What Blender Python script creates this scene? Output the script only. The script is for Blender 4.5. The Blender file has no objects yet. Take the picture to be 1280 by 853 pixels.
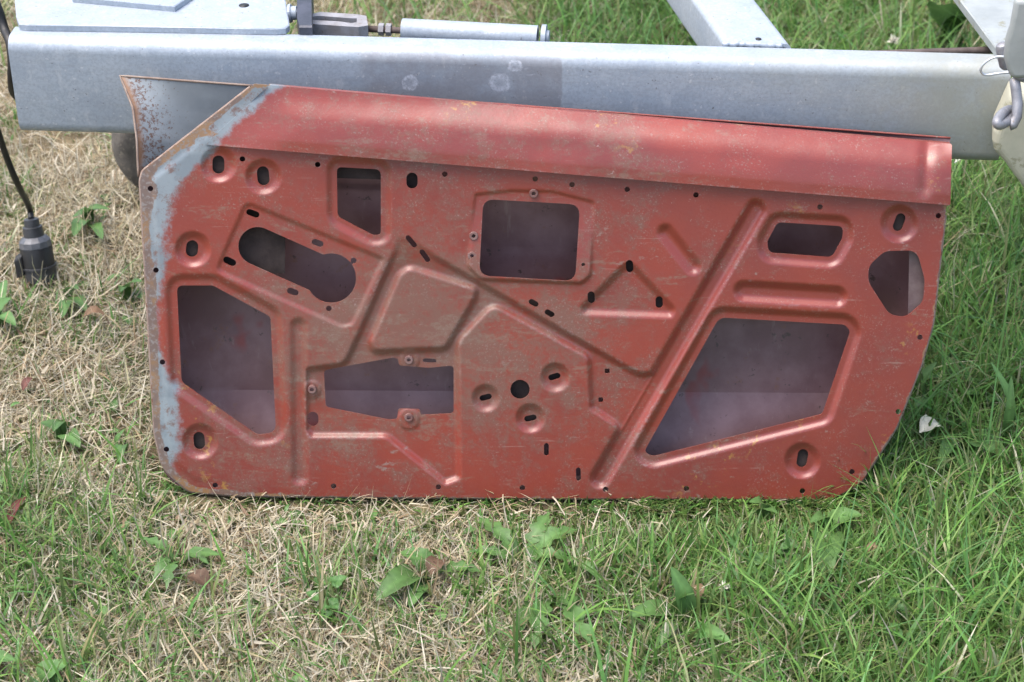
import bpy, bmesh, math, random
import numpy as np

random.seed(4)
RNG = np.random.default_rng(11)
SC = bpy.context.scene
COL = SC.collection

# ------------------------------------------------------------------ camera
FPX = 2500.0
PITCH = math.radians(32)
CAM = np.array([0.0, -2.07, 1.575])
cam_d = bpy.data.cameras.new('camera')
cam_d.sensor_width = 36.0
cam_d.lens = FPX / 1280.0 * 36.0
cam_d.clip_start = 0.05
cam_d.clip_end = 500
cam_d.dof.use_dof = True
cam_d.dof.focus_distance = 2.50
cam_d.dof.aperture_fstop = 9.0
cam = bpy.data.objects.new('camera', cam_d)
COL.objects.link(cam)
cam.location = CAM
cam.rotation_euler = (math.pi / 2 - PITCH, 0, 0)
SC.camera = cam

# ------------------------------------------------------------------ light
SUN_EL, SUN_AZ = math.radians(70), math.radians(-98)      # azimuth from +Y (away) towards +X
world = bpy.data.worlds.new('World')
SC.world = world
world.use_nodes = True
wn = world.node_tree.nodes
wl = world.node_tree.links
sky = wn.new('ShaderNodeTexSky')
sky.sky_type = 'NISHITA'
sky.sun_disc = False
sky.sun_elevation = SUN_EL
sky.sun_rotation = SUN_AZ
sky.air_density = 1.0
sky.dust_density = 4.0
sky.ozone_density = 0.6
bg = wn['Background']
bg.inputs['Strength'].default_value = 0.15
wl.new(sky.outputs['Color'], bg.inputs['Color'])
sun_d = bpy.data.lights.new('sun', 'SUN')
sun_d.energy = 1.5
sun_d.angle = math.radians(55)
sun_d.color = (1.0, 0.965, 0.925)
sun = bpy.data.objects.new('sun', sun_d)
COL.objects.link(sun)
sun.rotation_euler = (math.pi / 2 - SUN_EL, 0, math.pi - SUN_AZ)
SC.view_settings.view_transform = 'Standard'
SC.view_settings.look = 'None'
SC.view_settings.gamma = 1.0
SC.view_settings.exposure = 1.25
SC.view_settings.use_curve_mapping = False
SC.cycles.max_bounces = 5
SC.cycles.diffuse_bounces = 3
SC.cycles.glossy_bounces = 3
SC.cycles.transmission_bounces = 3
SC.cycles.transparent_max_bounces = 4

# ------------------------------------------------------------------ geometry helpers
_F = np.array([0, math.cos(PITCH), -math.sin(PITCH)])
_U = np.array([0, math.sin(PITCH), math.cos(PITCH)])
_R = np.array([1.0, 0, 0])


def ray(x, y):
    x = np.asarray(x, float)[..., None]
    y = np.asarray(y, float)[..., None]
    return _F * FPX + _R * (x - 640) + _U * (426.5 - y)


def on_plane(x, y, p0, n):
    d = ray(x, y)
    t = np.dot(np.asarray(p0) - CAM, n) / (d @ np.asarray(n))
    return CAM + d * t[..., None]


def at_z(x, y, z=0.0):
    return on_plane(x, y, (0, 0, z), np.array([0, 0, 1.0]))


def scene_px(P):
    d = np.asarray(P, float) - CAM
    z = d @ _F
    return 640 + FPX * (d @ _R) / z, 426.5 - FPX * (d @ _U) / z


def tag(o, label=None, cat=None, group=None, kind=None):
    if label: o['label'] = label
    if cat: o['category'] = cat
    if group: o['group'] = group
    if kind: o['kind'] = kind
    return o


def empty(name, loc):
    o = bpy.data.objects.new(name, None)
    o.empty_display_size = 0.05
    COL.objects.link(o)
    o.location = [float(v) for v in loc]
    return o


def mesh_obj(name, verts, faces, mat, parent=None, smooth=True, attrs=None, angle=None):
    """verts in world space; when parented the parent's location is taken off"""
    v = np.asarray(verts, float).reshape(-1, 3)
    org = np.zeros(3)
    p = parent
    while p is not None:
        org += np.array(p.location)
        p = p.parent
    v = v - org
    me = bpy.data.meshes.new(name)
    if isinstance(faces, np.ndarray):
        faces = [faces]
    if len(faces) and isinstance(faces[0], np.ndarray):
        me.vertices.add(len(v))
        me.vertices.foreach_set('co', v.astype(np.float32).ravel())
        li = np.concatenate([f.ravel() for f in faces]).astype(np.int32)
        sz = np.concatenate([np.full(len(f), f.shape[1], np.int32) for f in faces])
        st = np.concatenate([[0], np.cumsum(sz)[:-1]]).astype(np.int32)
        me.loops.add(len(li))
        me.loops.foreach_set('vertex_index', li)
        me.polygons.add(len(sz))
        me.polygons.foreach_set('loop_start', st)
        me.polygons.foreach_set('loop_total', sz)
    else:
        me.from_pydata(v.tolist(), [], [list(f) for f in faces])
    me.update(calc_edges=True)
    if smooth:
        me.polygons.foreach_set('use_smooth', np.ones(len(me.polygons), bool))
    if attrs:
        for k, a in attrs.items():
            at = me.attributes.new(k, 'FLOAT_COLOR', 'POINT')
            a = np.asarray(a, np.float32)
            if a.shape[1] == 3:
                a = np.hstack([a, np.ones((len(a), 1), np.float32)])
            at.data.foreach_set('color', a.ravel())
    if angle is not None:
        me.set_sharp_from_angle(angle=math.radians(angle))
    me.materials.append(mat)
    o = bpy.data.objects.new(name, me)
    COL.objects.link(o)
    if parent is not None:
        o.parent = parent
    return o


def sstep(a, b, x):
    t = np.clip((x - a) / (b - a), 0, 1)
    return t * t * (3 - 2 * t)


def vnoise(x, y, seed=0):
    """cheap value noise, vectorised, about -1..1"""
    xi = np.floor(x).astype(int)
    yi = np.floor(y).astype(int)
    fx = x - xi
    fy = y - yi
    fx = fx * fx * (3 - 2 * fx)
    fy = fy * fy * (3 - 2 * fy)

    def h(a, b):
        s = np.sin(a * 127.1 + b * 311.7 + seed * 74.7) * 43758.5453
        return (s - np.floor(s)) * 2 - 1
    return (h(xi, yi) * (1 - fx) + h(xi + 1, yi) * fx) * (1 - fy) + (h(xi, yi + 1) * (1 - fx) + h(xi + 1, yi + 1) * fx) * fy


def fbm(x, y, seed=0, o=3):
    r = 0; a = 0.6
    for k in range(o):
        r = r + a * vnoise(x * 2 ** k, y * 2 ** k, seed + k)
        a *= 0.5
    return r


def tube(pts, rad, n=10, caps=True, closed=False):
    pts = np.asarray(pts, float)
    m = len(pts)
    rad = np.broadcast_to(np.asarray(rad, float), (m,))
    tg = np.gradient(pts, axis=0)
    if closed:
        tg = np.roll(pts, -1, 0) - np.roll(pts, 1, 0)
    tg /= np.linalg.norm(tg, axis=1)[:, None] + 1e-12
    up = np.array([0, 0, 1.0])
    if abs(tg[0] @ up) > 0.9: up = np.array([1.0, 0, 0])
    u = up - tg[0] * (tg[0] @ up)
    u /= np.linalg.norm(u)
    V = []
    for k in range(m):
        u = u - tg[k] * (u @ tg[k])
        u /= np.linalg.norm(u)
        w = np.cross(tg[k], u)
        for j in range(n):
            a = 2 * math.pi * j / n
            V.append(pts[k] + rad[k] * (math.cos(a) * u + math.sin(a) * w))
    Fc = []
    for k in range(m if closed else m - 1):
        k2 = (k + 1) % m
        for j in range(n):
            j2 = (j + 1) % n
            Fc.append((k * n + j, k * n + j2, k2 * n + j2, k2 * n + j))
    if caps and not closed:
        Fc.append(tuple(range(n))[::-1])
        Fc.append(tuple(range((m - 1) * n, m * n)))
    return np.array(V), Fc


def lathe(p0, axis, prof, n=24, cap0=True, cap1=True):
    """prof: list of (distance along axis, radius)"""
    axis = np.asarray(axis, float); axis /= np.linalg.norm(axis)
    t = np.array([0, 0, 1.0]) if abs(axis[2]) < 0.9 else np.array([1.0, 0, 0])
    u = np.cross(axis, t); u /= np.linalg.norm(u)
    w = np.cross(axis, u)
    V = []
    for d, r in prof:
        for j in range(n):
            a = 2 * math.pi * j / n
            V.append(np.asarray(p0) + axis * d + r * (math.cos(a) * u + math.sin(a) * w))
    Fc = []
    for k in range(len(prof) - 1):
        for j in range(n):
            j2 = (j + 1) % n
            Fc.append((k * n + j, (k + 1) * n + j, (k + 1) * n + j2, k * n + j2))
    if cap0: Fc.append(tuple(range(n)))
    if cap1: Fc.append(tuple(range((len(prof) - 1) * n, len(prof) * n))[::-1])
    return np.array(V), Fc


def rbox_profile(w, h, r, n=6):
    """rounded rectangle outline, (w,h) sized, corner at 0,0"""
    out = []
    for cx, cy, a0 in ((w - r, h - r, 0), (r, h - r, 90), (r, r, 180), (w - r, r, 270)):
        for k in range(n + 1):
            a = math.radians(a0 + 90 * k / n)
            out.append((cx + r * math.cos(a), cy + r * math.sin(a)))
    return out


def hollow_beam(p0, d, L, w, h, r, wall=0.005, hollow=True, segs=24):
    """hollow section, p0 = lower front corner of the near end, d along, width goes to d x z side"""
    d = np.asarray(d, float); d /= np.linalg.norm(d)
    side = np.cross(np.array([0, 0, 1.0]), d)
    up = np.array([0, 0, 1.0])
    outer = rbox_profile(w, h, r)
    inner = [(wall + x, wall + y) for x, y in rbox_profile(w - 2 * wall, h - 2 * wall, max(r - wall, 0.002))]
    V = []; Fc = []
    n = len(outer)
    for k in range(segs + 1):
        q = np.asarray(p0) + d * L * k / segs
        for x, y in outer: V.append(q + side * x + up * y)
    for k in range(segs):
        for j in range(n):
            j2 = (j + 1) % n
            Fc.append((k * n + j, k * n + j2, (k + 1) * n + j2, (k + 1) * n + j))
    base = len(V)
    for k in (0, 1):
        q = np.asarray(p0) + d * L * k
        for x, y in inner: V.append(q + side * x + up * y)
    for j in range(n):
        j2 = (j + 1) % n
        Fc.append((base + j, base + n + j, base + n + j2, base + j2))
        Fc.append((j, base + j, base + j2, j2))
        Fc.append((segs * n + j, segs * n + j2, base + n + j2, base + n + j))
    return np.array(V), Fc


def slab(top, thick, bevel=0.0012):
    """plate from a top outline (n,3), given thickness downwards, small bevel round the top edge"""
    top = np.asarray(top, float)
    n = len(top)
    c = top.mean(0)
    ins = top + (c - top) / np.linalg.norm(c - top, axis=1)[:, None] * bevel * 1.5
    dz = np.array([0, 0, 1.0])
    V = np.vstack([ins, top - dz * bevel, top - dz * thick])
    Fc = [tuple(range(n))]
    for k in (0, 1):
        for j in range(n):
            j2 = (j + 1) % n
            Fc.append((k * n + j, (k + 1) * n + j, (k + 1) * n + j2, k * n + j2))
    Fc.append(tuple(range(2 * n, 3 * n))[::-1])
    return V, Fc


# ------------------------------------------------------------------ material helpers
class NT:
    def __init__(s, name):
        s.m = bpy.data.materials.new(name)
        s.m.use_nodes = True
        s.n = s.m.node_tree.nodes
        s.l = s.m.node_tree.links
        s.b = s.n['Principled BSDF']
        s.out = s.n['Material Output']

    def put(s, sock, v):
        if isinstance(v, bpy.types.NodeSocket): s.l.new(v, sock)
        elif isinstance(v, (tuple, list)) and len(v) == 3 and sock.type == 'RGBA': sock.default_value = (*v, 1)
        else: sock.default_value = v

    def coord(s, scale=(1, 1, 1), rot=(0, 0, 0), loc=(0, 0, 0)):
        t = s.n.new('ShaderNodeTexCoord')
        mp = s.n.new('ShaderNodeMapping')
        s.l.new(t.outputs['Object'], mp.inputs['Vector'])
        mp.inputs['Scale'].default_value = scale
        mp.inputs['Rotation'].default_value = rot
        mp.inputs['Location'].default_value = loc
        return mp.outputs['Vector']

    def noise(s, vec, scale, detail=4, rough=0.55, dist=0.0):
        t = s.n.new('ShaderNodeTexNoise')
        s.l.new(vec, t.inputs['Vector'])
        t.inputs['Scale'].default_value = scale
        t.inputs['Detail'].default_value = detail
        t.inputs['Roughness'].default_value = rough
        t.inputs['Distortion'].default_value = dist
        return t.outputs['Fac']

    def voro(s, vec, scale, feature='F1'):
        t = s.n.new('ShaderNodeTexVoronoi')
        t.feature = feature
        s.l.new(vec, t.inputs['Vector'])
        t.inputs['Scale'].default_value = scale
        return t

    def ramp(s, fac, a, b, lo=0.0, hi=1.0):
        t = s.n.new('ShaderNodeMapRange')
        t.interpolation_type = 'SMOOTHSTEP'
        s.put(t.inputs['Value'], fac)
        t.inputs['From Min'].default_value = a
        t.inputs['From Max'].default_value = b
        t.inputs['To Min'].default_value = lo
        t.inputs['To Max'].default_value = hi
        return t.outputs['Result']

    def mix(s, fac, a, b, mode='MIX'):
        t = s.n.new('ShaderNodeMix')
        t.data_type = 'RGBA'
        t.blend_type = mode
        s.put(t.inputs[0], fac)
        s.put(t.inputs[6], a)
        s.put(t.inputs[7], b)
        return t.outputs[2]

    def math(s, op, a, b=0.0, c=None):
        t = s.n.new('ShaderNodeMath')
        t.operation = op
        s.put(t.inputs[0], a)
        s.put(t.inputs[1], b)
        if c is not None: s.put(t.inputs[2], c)
        return t.outputs[0]

    def attr(s, name):
        t = s.n.new('ShaderNodeAttribute')
        t.attribute_name = name
        return t

    def sep(s, col):
        t = s.n.new('ShaderNodeSeparateColor')
        s.l.new(col, t.inputs[0])
        return t.outputs

    def sepxyz(s, vec):
        t = s.n.new('ShaderNodeSeparateXYZ')
        s.l.new(vec, t.inputs[0])
        return t.outputs

    def bump(s, h, dist=0.001, strength=0.5):
        t = s.n.new('ShaderNodeBump')
        t.inputs['Distance'].default_value = dist
        t.inputs['Strength'].default_value = strength
        s.l.new(h, t.inputs['Height'])
        s.l.new(t.outputs[0], s.b.inputs['Normal'])

    def set(s, **k):
        for a, v in k.items():
            s.put(s.b.inputs[a.replace('_', ' ')], v)
        return s.m


def red_paint():
    t = NT('red_oxide_paint')
    v = t.coord()
    at = t.sep(t.attr('wear').outputs['Color'])
    big = t.noise(v, 7, 5, 0.6)
    mid = t.noise(v, 26, 4, 0.65)
    fine = t.noise(v, 230, 2, 0.6)
    col = t.mix(t.ramp(big, 0.3, 0.7), (0.262, 0.046, 0.030), (0.205, 0.041, 0.033))
    # brown film of old dirt, more of it where the wear map says so
    f = t.math('ADD', t.math('MULTIPLY_ADD', mid, 0.65, t.math('MULTIPLY', fine, 0.45)), t.math('MULTIPLY_ADD', at[2], 0.42, -0.2))
    f = t.math('ADD', f, t.math('MULTIPLY_ADD', big, 0.5, -0.25))
    f = t.math('ADD', f, t.math('MULTIPLY_ADD', t.noise(t.coord(loc=(5, 5, 5)), 62, 4, 0.72), 0.62, -0.31))
    col = t.mix(t.ramp(f, 0.42, 0.84, 0, 0.84), col, (0.178, 0.090, 0.064))
    # fine grey speckle where the paint has gone thin
    sp = t.math('MULTIPLY', t.ramp(t.noise(v, 420, 2, 0.5), 0.56, 0.72), t.ramp(mid, 0.4, 0.65))
    col = t.mix(t.math('MULTIPLY', sp, 0.5), col, (0.29, 0.22, 0.19))
    # grey scuffs
    v2 = t.coord(scale=(1, 1, 2.2), rot=(0, 0.25, 0), loc=(3, 1, 2))
    sc = t.ramp(t.math('MULTIPLY_ADD', t.noise(v2, 19, 6, 0.72), 1.0, t.math('MULTIPLY', at[1], 0.10)), 0.635, 0.70)
    col = t.mix(t.math('MULTIPLY', sc, 0.6), col, (0.27, 0.21, 0.18))
    # chips: tiny pale spots
    ch = t.math('MULTIPLY', t.ramp(t.noise(t.coord(loc=(2, 9, 4)), 190, 4, 0.7), 0.655, 0.70), t.ramp(t.noise(v, 14, 3), 0.48, 0.62))
    col = t.mix(t.math('MULTIPLY', ch, 0.6), col, (0.36, 0.28, 0.25))
    # a few thin wavering scratches
    for k, (rot, sx, thr) in enumerate((((0, 0.5, 0), 7, 0.70), ((0, -0.35, 0.0), 6, 0.715), ((0, 1.1, 0), 9, 0.72))):
        vs = t.coord(scale=(sx, 40, 130), rot=rot, loc=(k * 5, 2, k))
        s_ = t.math('MULTIPLY', t.ramp(t.noise(vs, 1.6, 2, 0.5, 0.35), thr, thr + 0.06), t.ramp(t.noise(v, 45, 3), 0.42, 0.6))
        col = t.mix(t.math('MULTIPLY', s_, 0.24), col, (0.40, 0.31, 0.27))
    # olive-grey scuffs dragged along the panel
    vq = t.coord(scale=(1, 1, 3.6), rot=(0, 0.08, 0), loc=(1, 7, 3))
    dq = t.ramp(t.math('MULTIPLY_ADD', t.noise(vq, 13, 5, 0.72, 0.4), 1.0, t.math('MULTIPLY_ADD', at[2], 0.10, -0.04)), 0.575, 0.66)
    dq = t.math('MULTIPLY', dq, t.ramp(t.noise(v, 150, 3, 0.7), 0.38, 0.60, 0.1, 1.0))
    col = t.mix(t.math('MULTIPLY', dq, 0.48), col, (0.215, 0.160, 0.118))
    # paint rubbed thin on the pressed edges and round the holes
    al = t.attr('wear').outputs['Alpha']
    wf = t.ramp(t.math('ADD', al, t.math('MULTIPLY_ADD', t.noise(v, 150, 4, 0.75), 2.0, -1.0)), 0.52, 0.85)
    wf = t.math('MULTIPLY', wf, t.ramp(t.noise(t.coord(loc=(8, 2, 6)), 17, 3, 0.6), 0.42, 0.62, 0.15, 1.0))
    col = t.mix(t.math('MULTIPLY', wf, 0.45), col, (0.30, 0.205, 0.19))
    # yellow-brown rust streaks
    ru = t.math('MULTIPLY', t.ramp(t.noise(v, 60, 3, 0.7), 0.57, 0.66), t.ramp(t.noise(v, 6.5, 2, 0.5), 0.60, 0.70))
    col = t.mix(t.math('MULTIPLY', ru, 0.8), col, (0.35, 0.19, 0.05))
    # old blue-grey paint left along the front edge
    g = t.ramp(t.math('ADD', at[0], t.math('MULTIPLY_ADD', t.noise(v, 30, 5, 0.78), 1.5, -0.82)), 0.30, 0.74)
    gcol = t.mix(t.ramp(mid, 0.42, 0.62), (0.25, 0.29, 0.315), (0.19, 0.225, 0.25))
    gcol = t.mix(t.ramp(t.noise(v, 44, 5, 0.8), 0.50, 0.66), gcol, (0.17, 0.105, 0.09))
    col = t.mix(g, col, gcol)
    # rust and dirt along the very edge
    r = t.ramp(t.math('ADD', at[1], t.math('MULTIPLY_ADD', t.noise(v, 48, 4, 0.75), 1.0, -0.5)), 0.46, 0.60)
    rcol = t.mix(t.ramp(t.noise(v, 22, 4, 0.6), 0.45, 0.6), (0.16, 0.10, 0.075), (0.27, 0.15, 0.065))
    rcol = t.mix(t.ramp(fine, 0.5, 0.66), rcol, (0.24, 0.20, 0.18))
    col = t.mix(t.math('MULTIPLY', r, 0.9), col, rcol)
    rough = t.math('ADD', t.ramp(f, 0.4, 0.9, 0.31, 0.52), t.math('MULTIPLY', r, 0.2))
    t.bump(t.math('ADD', t.math('MULTIPLY', fine, 0.6), t.math('MULTIPLY', mid, 0.5)), 0.0008, 0.28)
    return t.set(Base_Color=col, Roughness=rough, Specular_IOR_Level=0.68)


def skin_inside():
    t = NT('inside_primer')
    v = t.coord()
    at = t.sep(t.attr('wear').outputs['Color'])
    n = t.noise(v, 12, 5, 0.6)
    col = t.mix(t.ramp(n, 0.35, 0.65), (0.125, 0.064, 0.067), (0.185, 0.110, 0.118))
    col = t.mix(t.ramp(t.noise(v, 7, 3, 0.6, 0.5), 0.60, 0.68, 0, 0.7), col, (0.20, 0.03, 0.028))
    col = t.mix(t.ramp(t.noise(v, 60, 5, 0.7), 0.62, 0.68), col, (0.07, 0.045, 0.04))
    vd = t.coord(scale=(60, 60, 2.2))
    col = t.mix(t.ramp(t.noise(vd, 1.0, 4, 0.7), 0.62, 0.74, 0, 0.5), col, (0.24, 0.18, 0.17))
    col = t.mix(t.ramp(t.noise(t.coord(loc=(4, 4, 4)), 30, 5, 0.75), 0.60, 0.72, 0, 0.7), col, (0.16, 0.075, 0.04))
    # wing: bare blue-grey steel with rust pits towards its front edge
    w = t.mix(t.ramp(t.noise(v, 16, 5, 0.6), 0.35, 0.7), (0.22, 0.245, 0.26), (0.30, 0.33, 0.345))
    ruf = t.math('ADD', t.math('MULTIPLY', at[1], 0.42), t.math('MULTIPLY_ADD', t.noise(v, 190, 6, 0.75), 1.7, -0.78))
    w = t.mix(t.ramp(ruf, 0.40, 0.56), w, (0.13, 0.075, 0.055))
    w = t.mix(t.math('MULTIPLY', t.ramp(at[1], 0.9, 0.99), t.ramp(t.noise(v, 40, 4, .6), .3, .5)), w, (0.24, 0.13, 0.07))
    col = t.mix(at[0], col, w)
    t.bump(t.noise(v, 150, 4, 0.6), 0.0006, 0.3)
    return t.set(Base_Color=col, Roughness=0.40, Specular_IOR_Level=0.5)


def simple(name, c0, c1, scale=40, rough=0.5, metal=0.0, bump=0.3, spec=0.5, c2=None, thr=0.62):
    t = NT(name)
    v = t.coord()
    n = t.noise(v, scale, 6, 0.65)
    col = t.mix(t.ramp(n, 0.33, 0.67), c0, c1)
    if c2: col = t.mix(t.ramp(t.noise(v, scale * 2.3, 6, 0.7), thr, thr + 0.07), col, c2)
    t.bump(t.noise(v, scale * 6, 4, 0.6), 0.001, bump)
    return t.set(Base_Color=col, Roughness=rough, Metallic=metal, Specular_IOR_Level=spec)


def galvanised(name, stain=None, algae=None):
    t = NT(name)
    v = t.coord()
    n = t.noise(v, 9, 5, 0.6)
    vo = t.voro(v, 55)
    sp = t.sep(vo.outputs['Color'])[0]
    col = t.mix(t.ramp(n, 0.3, 0.7), (0.36, 0.415, 0.475), (0.285, 0.335, 0.395))
    col = t.mix(t.math('MULTIPLY', sp, 0.30), col, (0.47, 0.51, 0.55))
    vs = t.coord(scale=(0.6, 1, 9))
    col = t.mix(t.ramp(t.noise(vs, 22, 5, 0.7), 0.5, 0.75, 0, 0.45), col, (0.30, 0.315, 0.32))
    col = t.mix(t.ramp(t.noise(v, 240, 3, 0.7), 0.40, 0.62, 0, 0.45), col, (0.25, 0.28, 0.32))
    col = t.mix(t.ramp(t.noise(t.coord(scale=(1, 1, 0.5), loc=(1, 2, 3)), 46, 5, 0.75), 0.56, 0.70, 0, 0.5), col, (0.50, 0.53, 0.56))
    col = t.mix(t.ramp(t.noise(v, 120, 3, 0.6), 0.63, 0.70, 0, 0.5), col, (0.60, 0.63, 0.66))
    col = t.mix(t.ramp(t.noise(t.coord(loc=(7, 3, 1)), 170, 3, 0.6), 0.68, 0.72, 0, 0.7), col, (0.12, 0.11, 0.105))
    if stain:
        x = t.sepxyz(v)
        xn = t.math('ADD', x[0], t.math('MULTIPLY_ADD', t.noise(v, 30, 3), 0.012, -0.006))
        m = t.math('MULTIPLY', t.ramp(xn, stain[0], stain[0] + 0.03), t.ramp(xn, stain[1], stain[1] + 0.003, 1, 0))
        m = t.math('MULTIPLY', m, t.ramp(t.math('ADD', x[2], t.math('MULTIPLY_ADD', t.noise(v, 25, 4), 0.02, -0.01)), stain[2], stain[2] + 0.01, 1, 0))
        m = t.math('MULTIPLY', m, t.ramp(t.noise(v, 20, 5, 0.7), 0.3, 0.56, 0.25, 1.0))
        col = t.mix(t.math('MULTIPLY', m, 0.52), col, (0.20, 0.19, 0.20))
        bl = t.math('MULTIPLY', m, t.ramp(t.noise(t.coord(scale=(0.6, 1, 1.5)), 38, 7, 0.75, 1.2), 0.60, 0.68))
        col = t.mix(t.math('MULTIPLY', bl, 0.85), col, (0.46, 0.48, 0.54))
        # white corrosion rings
        for cx, cz, r in stain[3]:
            dx = t.math('SUBTRACT', x[0], cx)
            dz = t.math('SUBTRACT', x[2], cz)
            dd = t.math('SQRT', t.math('ADD', t.math('MULTIPLY', dx, dx), t.math('MULTIPLY', dz, dz)))
            dd = t.math('ADD', dd, t.math('MULTIPLY_ADD', t.noise(v, 110, 4, 0.7), 0.012, -0.006))
            ring = t.math('MULTIPLY', t.ramp(dd, r * 0.80, r * 1.08, 1, 0), t.ramp(dd, r * 0.2, r * 0.8, 0.30, 1.0))
            ring = t.math('MULTIPLY', ring, t.ramp(t.noise(v, 260, 4, 0.7), 0.34, 0.58, 0.15, 1.0))
            col = t.mix(t.math('MULTIPLY', ring, 0.85), col, (0.52, 0.55, 0.61))
    if algae:
        x = t.sepxyz(v)
        m = t.ramp(t.math('ADD', x[0], t.math('MULTIPLY_ADD', t.noise(v, 8, 4), 0.3, -0.15)), algae[0], algae[1])
        m = t.math('MULTIPLY', m, t.ramp(t.noise(v, 30, 5, 0.7), 0.25, 0.6, 0.5, 1.0))
        col = t.mix(t.math('MULTIPLY', m, 0.75), col, (0.30, 0.305, 0.25))
    t.bump(t.noise(v, 210, 4, 0.6), 0.0008, 0.3)
    return t.set(Base_Color=col, Roughness=t.ramp(n, 0.3, 0.7, 0.44, 0.60), Metallic=0.12, Specular_IOR_Level=0.5)


def leafy(name, rough=0.5, trans=0.3, sat=1.0):
    """blade / leaf material: colour comes per leaf from the 'tint' attribute"""
    t = NT(name)
    a = t.attr('tint').outputs['Color']
    v = t.coord()
    col = t.mix(t.ramp(t.noise(v, 160, 3, 0.6), 0.35, 0.7, 0, 0.35), a, (0.5, 0.5, 0.5), 'MULTIPLY')
    t.set(Base_Color=col, Roughness=rough, Specular_IOR_Level=0.35)
    tr = t.n.new('ShaderNodeBsdfTranslucent')
    t.l.new(a, tr.inputs['Color'])
    mx = t.n.new('ShaderNodeMixShader')
    mx.inputs[0].default_value = trans
    t.l.new(t.b.outputs[0], mx.inputs[1])
    t.l.new(tr.outputs[0], mx.inputs[2])
    t.l.new(mx.outputs[0], t.out.inputs['Surface'])
    return t.m


def soil():
    t = NT('soil_and_thatch')
    v = t.coord()
    n = t.noise(v, 14, 6, 0.7)
    col = t.mix(t.ramp(n, 0.35, 0.65), (0.11, 0.085, 0.052), (0.22, 0.175, 0.105))
    vs = t.coord(scale=(1, 3, 1), rot=(0, 0, 0.6))
    col = t.mix(t.ramp(t.noise(vs, 170, 4, 0.7), 0.52, 0.66), col, (0.27, 0.22, 0.13))
    col = t.mix(t.ramp(t.noise(v, 5, 3), 0.5, 0.7, 0, 0.6), col, (0.075, 0.10, 0.035))
    t.bump(t.noise(v, 90, 6, 0.7), 0.01, 0.8)
    return t.set(Base_Color=col, Roughness=0.95, Specular_IOR_Level=0.1)


M_RED = red_paint()
M_SKIN = skin_inside()
M_EDGE = simple('rusty_steel_edge', (0.23, 0.17, 0.14), (0.33, 0.25, 0.21), 60, 0.7, 0.1, 0.5, 0.3, (0.17, 0.08, 0.05), 0.56)
M_TAN = simple('bare_tan_edge', (0.27, 0.21, 0.17), (0.19, 0.13, 0.10), 70, 0.6, 0.1, 0.3)
M_HEM = simple('chipped_red_hem', (0.22, 0.05, 0.04), (0.26, 0.07, 0.055), 45, 0.5, 0.0, 0.3, 0.5, (0.24, 0.17, 0.14), 0.60)
M_BRACKET_BACKING = simple('brown_steel_dark_backing', (0.045, 0.034, 0.031), (0.075, 0.056, 0.05), 30, 0.85, 0.0, 0.3, 0.12)  # also colours the dark sheets added behind the slots
M_LOCKPL = simple('mauve_primer_plate', (0.13, 0.085, 0.085), (0.18, 0.13, 0.125), 40, 0.55, 0.05, 0.4)
M_NUT = simple('dull_weld_nut', (0.17, 0.075, 0.065), (0.24, 0.15, 0.135), 90, 0.55, 0.1, 0.2)
M_BLACK = simple('black_rubber', (0.010, 0.010, 0.011), (0.018, 0.018, 0.019), 60, 0.5, 0.0, 0.2)
M_GREYPL = simple('dark_grey_plastic', (0.030, 0.032, 0.036), (0.05, 0.052, 0.058), 60, 0.42, 0.0, 0.2)
M_LIGHTPL = simple('scuffed_grey_nut', (0.07, 0.075, 0.085), (0.12, 0.125, 0.14), 70, 0.4, 0.1, 0.2)
M_TYRE = simple('weathered_tyre', (0.085, 0.078, 0.07), (0.15, 0.135, 0.12), 40, 0.9, 0.0, 0.8, 0.2, (0.21, 0.185, 0.15), 0.57)
M_CREAM = simple('mossy_galvanised', (0.50, 0.48, 0.37), (0.40, 0.39, 0.30), 16, 0.6, 0.1, 0.3, 0.4, (0.30, 0.29, 0.20), 0.58)
M_CREAM2 = simple('pale_galvanised_plate', (0.36, 0.385, 0.38), (0.28, 0.305, 0.30), 14, 0.55, 0.2, 0.3, 0.4, (0.25, 0.25, 0.19), 0.60)
M_SHACKLE = simple('dull_shackle_zinc', (0.20, 0.20, 0.22), (0.29, 0.295, 0.315), 60, 0.5, 0.4, 0.4, 0.5, (0.22, 0.19, 0.17), 0.6)
M_WIRE = simple('bright_wire', (0.55, 0.58, 0.62), (0.62, 0.66, 0.70), 60, 0.3, 0.6, 0.1)
M_DARKSTEEL = simple('dark_bracket_steel', (0.045, 0.05, 0.065), (0.08, 0.085, 0.11), 35, 0.5, 0.3, 0.3)
M_CAST = simple('cast_grey_bracket', (0.33, 0.33, 0.35), (0.24, 0.23, 0.23), 50, 0.6, 0.2, 0.4, 0.4, (0.20, 0.14, 0.10), 0.6)
M_ROD = simple('rusty_rod', (0.075, 0.055, 0.05), (0.12, 0.095, 0.085), 60, 0.7, 0.2, 0.4)
M_GRASS = leafy('grass_blades', 0.45, 0.36)
M_STRAW = leafy('straw_blades', 0.6, 0.25)
M_LEAF = leafy('weed_leaves', 0.42, 0.25)
M_DEAD = leafy('dead_leaves', 0.7, 0.15)
M_SOIL = soil()

# ------------------------------------------------------------------ ground
def gz(x, y):
    return 0.010 * fbm(x * 5.0, y * 5.0, 3) + 0.006 * vnoise(x * 17, y * 17, 8) - 0.006


def axis_pts(lo, hi, step, far):
    mid = np.arange(lo, hi, step)
    out = [lo - far * (k / 10) ** 3 for k in range(10, 0, -1)]
    out2 = [mid[-1] + far * (k / 10) ** 3 for k in range(1, 11)]
    return np.array(out + list(mid) + out2)


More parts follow.
